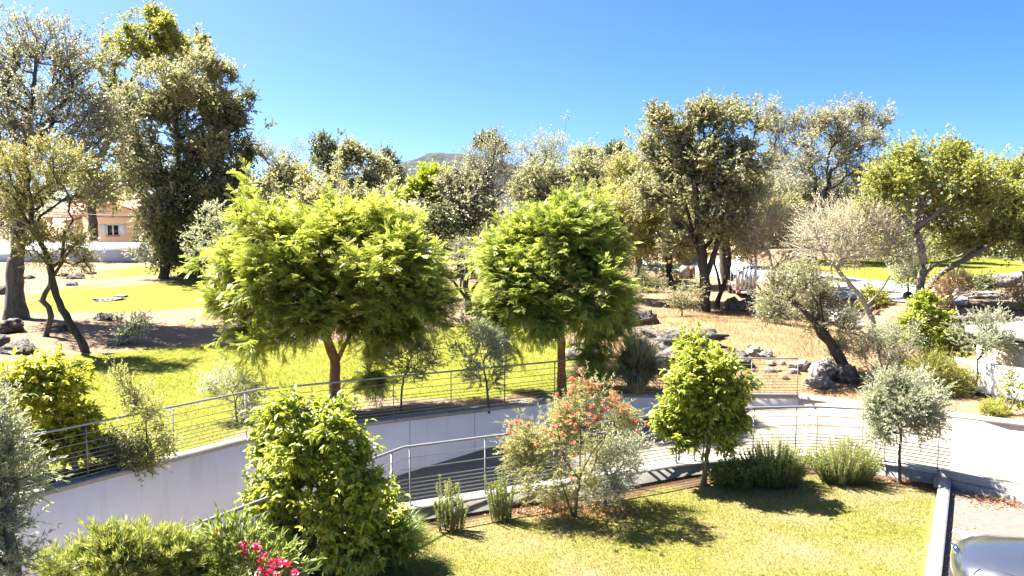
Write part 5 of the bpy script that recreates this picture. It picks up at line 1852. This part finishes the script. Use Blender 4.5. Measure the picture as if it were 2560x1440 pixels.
# orange low wall right of the house
t = thing('low_wall', "low yellow-orange wall stub right of the orange house", 'wall', (PX(356, 80), 80, hz0))
mb = MB()
mb.box(PX(353, 80), PX(378, 80), 80, 80.2, hz0 - 1, float(P(360, 594, 80)[2]))
mb.build('wall_face', M['orange_wall'], t, False, t.location)
for k, (y0, y1) in enumerate(((529, 538), (534, 541))):
    mb = MB()
    a, c = P(110, y0, 66), P(430, y1, 66)
    m_ = (a + c) / 2 + np.array([0, 0, -.18])
    mb.tube([a, a * .65 + m_ * .35 + [0, 0, -.03], m_, c * .65 + m_ * .35 + [0, 0, -.03], c], .035, 5)
    o = mb.build('overhead_cable', M['cable'], None, True, a)
    o.location = a
    tag(o, ("upper", "lower")[k] + " black overhead cable crossing in front of the orange house", 'cable')

# ------------------------------------------------------------------ far buildings at the right
d = 84.0
gz = float(terrain(18, d))
t = thing('far_house', "white low house with small yellow shutters at the far end of the road", 'house', (PX(1720, d), d, gz))
xa, xb = PX(1690, d), PX(1748, d)
mb = MB()
mb.box(xa, xb, d, d + 6, gz - .5, float(P(1700, 600, d)[2]))
mb.build('wall', M['plaster_white'], t, False, t.location)
mb = MB()
v = [(xa - .3, d - .4, float(P(1700, 602, d)[2])), (xb + .3, d - .4, float(P(1700, 602, d)[2])), (xb + .3, d + 3, float(P(1700, 592, d)[2])), (xa - .3, d + 3, float(P(1700, 592, d)[2]))]
mb.add(v, [(0, 1, 2, 3)])
mb.build('roof', M['roof'], t, False, t.location)
mb = MB()
mb.box(PX(1688, d), PX(1745, d), d - .5, d - .3, gz - .5, gz + .75)
mb.build('front_wall', M['garden_wall'], t, False, t.location)
for px in (1706, 1714):
    mb = MB()
    mb.box(PX(px - 1.6, d), PX(px + 1.6, d), d - .04, d - .003, float(P(px, 649, d)[2]), float(P(px, 642, d)[2]))
    mb.build('shutter', M['beige'], t, False, t.location)
mb = MB()
mb.box(PX(1688, d), PX(1691, d), d - .06, d - .003, float(P(1690, 652, d)[2]), float(P(1690, 648, d)[2]))
mb.build('window', M['glass_dark'], t, False, t.location)
d = 80.0
gz = float(terrain(16, d))
t = thing('timber_shed', "brown timber-walled shed left of the white low house at the end of the road", 'shed', (PX(1650, d), d, gz))
mb = MB()
mb.box(PX(1605, d), PX(1662, d), d, d + 4, gz - .5, float(P(1640, 634, d)[2]))
mb.build('wall', M['brown_wall'], t, False, t.location)
mb = MB()
for px in (1649, 1620):
    mb.box(PX(px - 1, d), PX(px + 1, d), d - .12, d - .003, gz - .5, float(P(1640, 632, d)[2]))
mb.build('post', M['whitepaint'], t, False, t.location)
mb = MB()
mb.box(PX(1602, d), PX(1665, d), d - .4, d + 4.3, float(P(1640, 633, d)[2]), float(P(1640, 629, d)[2]))
mb.build('roof', M['roof'], t, False, t.location)
d = 70.0
gz = float(terrain(23, d))
t = thing('boundary_wall', "tall grey boundary wall beyond the trailer", 'wall', (PX(1880, d), d, gz))
mb = MB()
mb.box(PX(1828, d), PX(1925, d), d, d + .3, gz - .5, float(P(1880, 612, d)[2]))
mb.build('wall_face', M['grey_wall'], t, False, t.location)
mb = MB()
mb.box(PX(1826, d), PX(1927, d), d - .06, d + .36, float(P(1880, 612, d)[2]) + .003, float(P(1880, 612, d)[2]) + .12)
mb.build('coping', M['concrete_pale'], t, False, t.location)
d = 66.0
gz = float(terrain(46, d))
t = thing('panel_fence', "pale corrugated fence panels in the shade at the end of the right lawn", 'fence', (PX(2520, d), d, gz))
mb = MB()
x = PX(2420, d)
while x < PX(2640, d):
    mb.box(x, x + .30, d, d + .06, gz - .3, gz + 1.75)
    mb.box(x + .3, x + .36, d + .03, d + .06, gz - .3, gz + 1.75)
    x += .36
mb.build('panel', M['grey_wall'], t, False, t.location)
for px in (2440, 2512, 2540, 2600):
    mb = MB()
    mb.box(PX(px, d) - .08, PX(px, d) + .08, d - .10, d - .003, gz - .3, gz + 1.9)
    mb.build('post', M['concrete'], t, False, t.location)

# white wall and beige building at the right
t = thing('white_wall', "low white plastered wall catching tree shadows at the right end of the garden", 'wall', (13.3, 21.9, 0))
mb = MB()
WP = np.array([(12.9, 22.9), (13.35, 21.85), (14.15, 20.0), (17.5, 12.4)])
wall_mesh(mb, WP, 0, .22, -.4, .98)
mb.build('wall_face', M['plaster_white'], t, False, t.location)
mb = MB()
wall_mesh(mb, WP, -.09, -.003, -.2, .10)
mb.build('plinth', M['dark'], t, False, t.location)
t = thing('beige_building', "small beige flat-roofed outbuilding behind the low white wall", 'building', (15.4, 20.2, 0))
mb = MB()
BP = np.array([(14.3, 21.6), (15.0, 20.0), (16.6, 16.4)])
a = offset_poly(BP, -.0)
poly = [(14.05, 21.9), (14.75, 20.2), (17.6, 13.6), (22.0, 15.5), (18.6, 23.8)]
mb.prism(poly, -.3, 1.62)
mb.build('wall', M['beige'], t, False, t.location)
mb = MB()
mb.prism([(x + (.06 if x > 15 else -.05), y) for x, y in poly], 1.62, 1.70)
mb.build('painted_shadow_band', M['dark'], t, False, t.location)  # solid band, coloured near black for the shade under the slab
mb = MB()
mb.prism([(13.8, 22.1), (14.55, 20.1), (17.45, 13.4), (22.2, 15.4), (18.7, 24.1)], 1.70, 1.92)
mb.build('roof_slab', M['concrete_pale'], t, False, t.location)

# ------------------------------------------------------------------ trailer, lamp, steps, posts
g = G(1864, 745)
d = g[1]
t = thing('cargo_trailer', "grey cage trailer with slatted rear gate and red lights parked behind the dark boulder", 'trailer', g, rz=-.12)
W2, H0, H1, LN = .56, .42, 2.45, 3.0
mb = MB()
for sx in (-1, 1):
    mb.box(sx * W2 - .035, sx * W2 + .035, -.035, .035, H0, H1)
mb.box(-W2 + .035, W2 - .035, -.03, .03, H1 - .07, H1)
mb.box(-W2 + .035, W2 - .035, -.03, .03, H0, H0 + .10)
gate = mb.build('rear_gate', M['alu'], t)
for k in range(5):
    x = -W2 + 2 * W2 * (k + .5) / 5
    mb = MB()
    mb.box(x - .085, x + .085, -.02, .015, H0 + .10, H0 + 1.25)
    mb.box(x - .018, x + .018, -.045, -.021, H0 + .10, H1 - .07)
    mb.build('slat', M['alu'], gate)
mb = MB()
mb.box(-W2, W2, .04, LN, H0 - .04, H0 + .04)
mb.build('floor', M['darkstone'], t)
mb = MB()
for sx in (-1, 1):
    for y in (.9, 1.9, 2.96):
        mb.box(sx * W2 - .025, sx * W2 + .025, y - .025, y + .025, H0 + .042, H1 - .5)
    for z in (H1 - .5, H1 - .95, H0 + .35):
        mb.box(sx * W2 - .02, sx * W2 + .02, .04, LN, z, z + .04)
mb.build('side_rail', M['alu'], t)
mb = MB()
mb.box(-W2, W2, -.06, .0, H0 - .17, H0 - .045)
mb.build('light_board', M['whitepaint'], t)
for sx in (-1, 1):
    mb = MB()
    mb.box(sx * .42 - .13, sx * .42 + .13, -.1, -.062, H0 - .17, H0 + .0)
    mb.build('tail_light', M['red_lens'], t)
    mb = MB()
    mb.tube([(sx * .66 - .08, 1.6, .31), (sx * .66 + .08, 1.6, .31)], .31, 18)
    mb.build('wheel', M['rubber'], t)
mb = MB()
mb.tube([(0, LN, H0), (0, LN + 1.3, H0)], .05, 6)
mb.build('drawbar', M['steel'], t)

g = G(2268, 775)
t = thing('globe_lamp', "dark globe garden lamp on a short post beside the spreading tree's foot", 'lamp', g)
mb = MB()
mb.tube([g + [0, 0, -.1], g + [0, 0, .42]], .03, 8)
mb.build('post', M['rubber'], t, True, g)
bm = bmesh.new()
bmesh.ops.create_uvsphere(bm, u_segments=20, v_segments=12, radius=.19)
v = np.array([q.co[:] for q in bm.verts])
mb = MB()
f4 = [[q.index for q in p.verts] for p in bm.faces if len(p.verts) == 4]
f3 = [[q.index for q in p.verts] for p in bm.faces if len(p.verts) == 3]
mb.add(v + g + [0, 0, .58], f4, f3)
bm.free()
mb.build('lamp_shade', M['glass_dark'], t, True, g)

g = G(2160, 815)
t = thing('stone_steps', "short flight of pale stone steps leading up to the road under the dry tree", 'steps', g)
for k in range(5):
    mb = MB()
    mb.box(g[0] - .75 - .1 * k, g[0] + .85, g[1] + .35 * k, g[1] + .35 * (k + 1) + .06, g[2] - .2, g[2] + .08 + .13 * k)
    mb.build('step', M['concrete_pale'], t, False, g)

for k, (px, lb) in enumerate(((1712, "pale upright stone post with rounded tan top near the road"), (1731, "smaller brown upright stone beside the pale stone post near the road"))):
    g = G(px, 697)
    mb = MB()
    w_ = .38 if k == 0 else .2
    prof = [(-w_, 0), (w_, 0), (w_, .75), (w_ * .6, .98), (-w_ * .6, .98), (-w_, .75)]
    v = [(g[0] + x, g[1] + y, g[2] + z - .05) for y in (0, .3) for x, z in prof]
    mb.add(v, [(0, 1, 7, 6), (1, 2, 8, 7), (2, 3, 9, 8), (3, 4, 10, 9), (4, 5, 11, 10), (5, 0, 6, 11), (0, 5, 2, 1), (5, 4, 3, 2), (6, 7, 8, 11), (11, 8, 9, 10)])
    o = mb.build('stone_post', M['concrete_pale' if k == 0 else 'brown_wall'], None, False, g)
    o.location = g
    tag(o, lb, 'stone post')
g = G(2556, 716)
mb = MB()
mb.tube([g - [0, 0, .1], g + [0, 0, .75]], .05, 8)
mb.box(g[0] - .09, g[0] + .09, g[1] - .09, g[1] + .09, g[2] + .75, g[2] + .82)
o = mb.build('bollard', M['rubber'], None, False, g)
o.location = g
tag(o, "short black post on the lawn near the right edge", 'bollard')

# ------------------------------------------------------------------ the silver car, nose towards the kerb
def build_car(base, yaw):
    t = thing('parked_car', "small silver car parked nose to the kerb in the lower right corner", 'car', base, yaw)
    xs = np.array([0, .03, .10, .22, .42, .75, 1.1, 1.5, 2.0, 2.6, 3.1, 3.4, 3.52, 3.56])
    hw = np.array([.46, .60, .70, .765, .805, .825, .835, .835, .835, .83, .80, .74, .62, .5])
    zt = np.array([.60, .70, .76, .81, .865, .915, .95, .97, .98, .98, .97, .93, .86, .75])
    zb = np.array([.30, .24, .21, .19, .18, .18, .18, .18, .18, .18, .19, .22, .28, .36])
    K = 40
    V = []
    xx = np.interp(np.linspace(0, 1, 46) ** 1.35, np.linspace(0, 1, 14) ** 1.35, xs)
    for x in xx:
        a, tz, bz = np.interp(x, xs, hw), np.interp(x, xs, zt), np.interp(x, xs, zb)
        th = np.linspace(0, 2 * math.pi, K, endpoint=False)
        n = 2.9
        c, s = np.cos(th), np.sin(th)
        yy = a * np.sign(c) * np.abs(c) ** (2 / n)
        zz = (tz + bz) / 2 + (tz - bz) / 2 * np.sign(s) * np.abs(s) ** (2 / (n + .6))
        zz = np.where(s > 0, zz - .05 * (np.abs(yy) / a) ** 4, zz)
        # wheel-arch swelling
        yy = yy * (1 + .025 * math.exp(-((x - .72) / .3) ** 2) * (s < .4))
        xo = x + .17 * (np.abs(yy) / .8) ** 2.4 * math.exp(-x / .5)
        V.append(np.stack([xo, yy, zz], 1))
    V = np.array(V)
    m = len(V)
    i = np.arange(K)
    j = (i + 1) % K
    k = (np.arange(m - 1) * K)[:, None]
    F = np.stack([k + i, k + j, k + j + K, k + i + K], -1).reshape(-1, 4)
    vv = np.vstack([V.reshape(-1, 3), [V[0].mean(0) - [.02, 0, 0]], [V[-1].mean(0) + [.02, 0, 0]]])
    c0, c1 = m * K, m * K + 1
    F3 = np.vstack([np.stack([j, i, np.full(K, c0)], 1), np.stack([i + (m - 1) * K, j + (m - 1) * K, np.full(K, c1)], 1)])
    body = mesh_obj('body', vv, [F, F3], M['carpaint'], t, True)

    def top(x, y):
        """point on the bonnet surface"""
        q = V.reshape(-1, 3)
        q = q[q[:, 2] > .5]
        dd = np.hypot(q[:, 0] - x, q[:, 1] - y)
        i3 = np.argsort(dd)[:4]
        w = 1 / (dd[i3] + 1e-3)
        return (q[i3] * w[:, None]).sum(0) / w.sum()
    # bonnet shut line
    line = [(1.25, -.70), (.9, -.69), (.6, -.66), (.38, -.58), (.24, -.42), (.17, -.22), (.15, 0), (.17, .22), (.24, .42), (.38, .58), (.6, .66), (.9, .69), (1.25, .70)]
    pts = []
    for a, c in zip(line[:-1], line[1:]):
        for s in np.linspace(0, 1, 6, endpoint=False):
            pts.append(top(a[0] + (c[0] - a[0]) * s, a[1] + (c[1] - a[1]) * s) + np.array([0, 0, .001]))
    pts = np.array(pts)
    for _ in range(3):
        pts[1:-1] = (pts[:-2] + 2 * pts[1:-1] + pts[2:]) / 4
    mb = MB()
    mb.tube(pts, .006, 5)
    mb.build('bonnet_seam', M['rubber'], t, True)
    # headlights
    bm = bmesh.new()
    bmesh.ops.create_uvsphere(bm, u_segments=20, v_segments=12, radius=1)
    sv = np.array([q.co[:] for q in bm.verts])
    s4 = [[q.index for q in p.verts] for p in bm.faces if len(p.verts) == 4]
    s3 = [[q.index for q in p.verts] for p in bm.faces if len(p.verts) == 3]
    bm.free()
    for sy in (-1, 1):
        c = np.array([.27, sy * .60, .64])
        ang = sy * .55
        v = sv * np.array([.09, .15, .115])
        v = np.stack([v[:, 0] * math.cos(ang) - v[:, 1] * math.sin(ang), v[:, 0] * math.sin(ang) + v[:, 1] * math.cos(ang), v[:, 2]], 1) + c
        mb = MB()
        mb.add(v, s4, s3)
        hl = mb.build('headlight', M['lens'], t, True)
        mb = MB()
        th = np.linspace(0, 2 * math.pi, 28)
        r = np.stack([np.full(28, .0), .148 * np.cos(th), .112 * np.sin(th)], 1)
        r = np.stack([r[:, 0] * math.cos(ang) - r[:, 1] * math.sin(ang), r[:, 0] * math.sin(ang) + r[:, 1] * math.cos(ang), r[:, 2]], 1) + c
        mb.tube(r, .012, 6, False)
        rm = mb.build('headlight_rim', M['chrome'], hl, True)
    # chrome ring badge and grille
    th = np.linspace(0, 2 * math.pi, 32)
    mb = MB()
    mb.tube(np.stack([.05 - .05 * np.sin(th), .10 * np.cos(th), .70 + .085 * np.sin(th) * .9], 1) + np.array([.0, 0, .035]), .014, 8, False)
    bd = mb.build('badge', M['chrome'], t, True)
    mb = MB()
    mb.add(sv * np.array([.035, .085, .075]) + np.array([.055, 0, .735]), s4, s3)
    mb.build('badge_disc', M['chrome'], bd, True)
    mb = MB()
    mb.add(sv * np.array([.05, .42, .06]) + np.array([.045, 0, .44]), s4, s3)
    mb.build('grille', M['rubber'], t, True)
    # cabin
    gx_ = np.array([1.15, 1.45, 1.8, 2.3, 2.8, 3.2, 3.42])
    gz_ = np.array([.95, 1.20, 1.40, 1.46, 1.43, 1.30, .97])
    gw_ = np.array([.70, .68, .62, .60, .60, .60, .66])
    Vc = []
    for x, z1, w_ in zip(gx_, gz_, gw_):
        Vc.append([(x, -.74, .93), (x, -(w_ + .74) / 2 - .02, (z1 + .93) / 2), (x, -w_, max(.935, z1 - .05)), (x, -w_ * .75, max(.94, z1)), (x, 0, max(.945, z1 + .015)), (x, w_ * .75, max(.94, z1)), (x, w_, max(.935, z1 - .05)), (x, (w_ + .74) / 2 + .02, (z1 + .93) / 2), (x, .74, .93)])
    Vc = np.array(Vc)
    n = len(gx_)
    glass, roof = [], []
    for a in range(n - 1):
        for b_ in range(8):
            q = (a * 9 + b_, a * 9 + b_ + 1, (a + 1) * 9 + b_ + 1, (a + 1) * 9 + b_)
            (roof if (2 <= b_ <= 5 and 2 <= a <= 3) or b_ in (2, 5) and a >= 1 else glass).append(q)
    mesh_obj('windscreen', Vc.reshape(-1, 3), [np.array(glass)], M['glass_dark'], t, True)
    mesh_obj('roof', Vc.reshape(-1, 3), [np.array(roof)], M['carpaint'], t, True)
    for x in (.72, 2.9):
        for sy in (-1, 1):
            mb = MB()
            mb.tube([(x, sy * .66, .30), (x, sy * .835, .30)], .30, 24)
            wh = mb.build('wheel', M['rubber'], t, False)
            mb = MB()
            mb.tube([(x, sy * .80, .30), (x, sy * .842, .30)], .19, 16)
            mb.build('rim', M['alu'], wh, False)
    for sy in (-1, 1):
        mb = MB()
        mb.add(sv * np.array([.07, .10, .065]) + np.array([1.35, sy * .93, 1.0]), s4, s3)
        mb.tube([(1.38, sy * .72, .97), (1.36, sy * .90, .98)], .02, 6)
        mb.build('wing_mirror', M['carpaint'], t, True)
    return t


CAR_DIR = math.atan2(-.47, .88)
build_car((5.98, 9.62, PKZ), CAR_DIR)

# ------------------------------------------------------------------ grass, litter, distant wood
rng = np.random.default_rng(500)


def blades(name, x, y, z, h, w, var, mat, lean=.45):
    n = len(x)
    a = rng.uniform(0, 2 * math.pi, n)
    b = rng.uniform(0, 2 * math.pi, n)
    c = np.stack([np.cos(a), np.sin(a), np.zeros(n)], 1) * (w * .5)[:, None]
    p = np.stack([x, y, z], 1)
    tip = p + np.stack([np.cos(b) * lean * h, np.sin(b) * lean * h, h], 1) * rng.uniform(.7, 1.2, (n, 1))
    v = np.stack([p - c, p + c, tip], 1).reshape(-1, 3)
    f = np.arange(n * 3).reshape(-1, 3)
    o = mesh_obj(name, v, [f], mat, None, False, {"v": var})
    o["kind"] = "stuff"
    return o


# front lawn
n = 230000
x = rng.uniform(-4, 9, n)
y = rng.uniform(6.5, 15.3, n)
keep = (x > near_edge_x(y) + .16) & (x < right_edge_x(y) - .1) & (wall_dist(x, y) > .16) & (np.abs(x) < y * .75 + .5)
x, y = x[keep], y[keep]
wd_ = wall_dist(x, y)
k2 = rng.uniform(0, 1, len(x)) < np.clip((wd_ - .45 - .5 * (vnoise2(x, y, .6, 21) - .5)) / .4, .06, 1)
x, y = x[k2], y[k2]
dryness = .62 * vnoise2(x, y, 1.6, 41) + .38 * vnoise2(x, y, .45, 42) + .10 * sstep((y - 12.2) / 2.2) + .06 * sstep((x - 4) / 4)
isdry = dryness + rng.normal(0, .10, len(x)) > .635
z = lawn_z(x, y)
g_ = ~isdry
blades('lawn_grass', x[g_], y[g_], z[g_], rng.uniform(.022, .05, g_.sum()), rng.uniform(.006, .011, g_.sum()), np.clip(rng.uniform(0, 1, g_.sum()), 0, 1), M['lawngreen'], .7)
blades('dry_grass', x[isdry], y[isdry], z[isdry], rng.uniform(.018, .04, isdry.sum()), rng.uniform(.006, .011, isdry.sum()), rng.uniform(0, 1, isdry.sum()), M['lawnstraw'], .9)

# far lawn
M['farlawn'] = leaf_mat("leaf_farlawn", (.12, .14, .014), (.20, .21, .022), (.27, .26, .038), .5)
n = 260000
x = rng.uniform(-16, 4, n)
y = rng.uniform(13, 34, n)
m_ = np.zeros(n)
for pl in LAWNS[:2]:
    m_ += inpoly(x + rng.normal(0, .3, n), y + rng.normal(0, .3, n), pl)
keep = (m_ > 0) & (y > fwall(x) + .35) & (x > -y * .76 - 1) & (rng.uniform(0, 1, n) < .12 + .5 * vnoise2(x, y, 1.1, 51))
x, y = x[keep], y[keep]
blades('garden_grass', x, y, terrain(x, y), rng.uniform(.03, .075, len(x)), rng.uniform(.012, .022, len(x)), rng.uniform(0, 1, len(x)) * .6 + .4 * vnoise2(x, y, 1.6, 52), M['farlawn'], .8)
# dry tufts on the mound and the bare patches
n = 60000
x = rng.uniform(2, 17, n)
y = rng.uniform(20, 40, n)
keep = inpoly(x + rng.normal(0, .5, n), y + rng.normal(0, .5, n), STRAW) & (y > fwall(x) + .4) & (rng.uniform(0, 1, n) < vnoise2(x, y, .8, 61) * 1.3 - .1)
x, y = x[keep], y[keep]
M['strawtuft'] = leaf_mat("leaf_strawtuft", (.15, .09, .042), (.27, .18, .09), (.36, .26, .145), .25)
blades('straw_grass', x, y, terrain(x, y), rng.uniform(.05, .18, len(x)), rng.uniform(.012, .02, len(x)), rng.uniform(0, 1, len(x)), M['strawtuft'], .6)


# fallen leaves and petals
def litter(name, cx, cy, rx, ry, n, zf, mat, size):
    x = cx + rng.normal(0, rx, n)
    y = cy + rng.normal(0, ry, n)
    p = np.stack([x, y, zf(x, y) + rng.uniform(.004, .02, n)], 1)
    v, f, vals = inst(p, rng.normal(0, 1, (n, 3)) * [1, 1, .25], rng.normal(0, .3, (n, 3)) + [0, 0, 1], size * rng.uniform(.6, 1.3, n), size * .6 * rng.uniform(.6, 1.3, n), 'diamond', rng.uniform(0, 1, n))
    o = mesh_obj(name, v, f, M[mat], None, False, {"v": np.concatenate(vals)})
    o["kind"] = "stuff"


pz = lambda x, y: np.full_like(x, PKZ)
litter('fallen_leaves', 9.0, 13.25, .35, .25, 420, pz, 'litter', .06)
litter('fallen_leaves', 7.4, 11.6, .25, .6, 160, pz, 'litter', .05)
litter('fallen_leaves', 6.6, 10.3, .2, .5, 140, pz, 'litter', .05)
litter('fallen_leaves', 1.2, 12.9, .75, .16, 900, lambda x, y: lawn_z(x, y), 'litter', .045)
litter('fallen_leaves', 8.0, 14.5, .5, .08, 200, lambda x, y: lawn_z(x, y), 'litter', .05)


def ramp_z(x, y):
    c = (RX - x[:, None, None]) ** 2 + (RY - y[:, None, None]) ** 2
    return RZ.ravel()[np.argmin(c.reshape(len(x), -1), 1)]


def coping_litter(n):
    s_ = rng.uniform(0, 1, n)
    q = np.array([mid[1] + (mid[2] - mid[1]) * u if u < .5 else mid[2] + (mid[3] - mid[2]) * (u - .5) * 2 for u in (s_ ** 1.3)])
    x, y = q[:, 0] + rng.normal(0, .07, n), q[:, 1] + rng.normal(0, .07, n)
    p = np.stack([x, y, .046 + rng.uniform(.002, .012, n)], 1)
    sz = .035 * rng.uniform(.5, 1.4, n)
    v, f, vals = inst(p, rng.normal(0, 1, (n, 3)) * [1, 1, .2], rng.normal(0, .3, (n, 3)) + [0, 0, 1], sz, sz * .6, 'diamond', rng.uniform(0, 1, n))
    o = mesh_obj('fallen_leaves', v, f, M['dry'], None, False, {"v": np.concatenate(vals)})
    o["kind"] = "stuff"


coping_litter(700)
litter('fallen_leaves', 3.2, 12.0, 2.4, 1.5, 240, lambda x, y: lawn_z(x, y) + .02, 'litter', .035)
litter('fallen_petals', 8.1, 18.9, .5, .22, 500, ramp_z, 'redbloom', .045)

# the wood beyond the garden
rng = np.random.default_rng(900)
cl = []
for px in range(-500, 3100, 26):
    dd = rng.uniform(98, 150)
    yt = 482 + 20 * math.sin(px * .011) + rng.uniform(-26, 22)
    for k in range(9):
        cl.append(P(px + rng.normal(0, 22), rng.uniform(yt, 600), dd + rng.uniform(-3, 3)))
cl = np.array(cl)
k = 34
c = np.repeat(cl, k, 0) + rng.normal(0, 1.1, (len(cl) * k, 3))
v, f, vals = inst(c, rng.normal(0, 1, c.shape), rng.normal(0, .7, c.shape) + [0, -.2, .8], rng.uniform(.3, .7, len(c)), rng.uniform(.25, .45, len(c)), 'diamond', np.clip(np.repeat(rng.uniform(0, 1, len(cl)), k) * .5 + rng.uniform(0, .5, len(c)), 0, 1))
o = mesh_obj('distant_woodland', v, f, M['oak'], None, False, {"v": np.concatenate(vals)})
o["kind"] = "stuff"


def thicket(name, leaf, pxs, dr, yr, step, per, k, ls, seed, sp=.8):
    """a leafy mass nobody could count: leaves round many clump centres"""
    rng = np.random.default_rng(seed)
    cl = []
    for px in np.arange(pxs[0], pxs[1], step):
        dd = rng.uniform(*dr)
        yt = yr[0] + rng.uniform(-.28, .28) * (yr[1] - yr[0]) + 8 * math.sin(px * .023)
        for q in range(per):
            cl.append(P(px + rng.normal(0, step * .7), rng.uniform(yt, yr[1]), dd + rng.uniform(-2, 2)))
    cl = np.array(cl)
    c = np.repeat(cl, k, 0) + rng.normal(0, sp, (len(cl) * k, 3)) * [1, 1, .7]
    g = terrain(c[:, 0], c[:, 1])
    c[:, 2] = np.maximum(c[:, 2], g + .05)
    n = len(c)
    v, f, vals = inst(c, rng.normal(0, 1, c.shape), rng.normal(0, .7, c.shape) + [0, -.1, .9], rng.uniform(.7, 1.3, n) * ls, rng.uniform(.35, .7, n) * ls, 'diamond', np.clip(np.repeat(rng.uniform(0, 1, len(cl)), k) * .5 + rng.uniform(0, .5, n), 0, 1))
    o = mesh_obj(name, v, f, M[leaf], None, False, {"v": np.concatenate(vals)})
    o["kind"] = "stuff"


thicket('undergrowth', 'oak', (420, 1260), (60, 72), (585, 655), 17, 9, 42, .20, 901)
thicket('undergrowth', 'greysparse', (560, 1700), (72, 86), (520, 640), 17, 12, 42, .24, 902)
thicket('undergrowth', 'oakdark', (1000, 1660), (50, 58), (590, 660), 19, 7, 40, .17, 903)
thicket('undergrowth', 'oakdark', (2120, 2700), (56, 66), (560, 664), 17, 10, 44, .20, 904)
thicket('undergrowth', 'oak', (1740, 2200), (76, 88), (540, 640), 17, 11, 42, .24, 905)
thicket('undergrowth', 'greysparse', (-200, 420), (96, 108), (545, 600), 20, 9, 42, .30, 906)
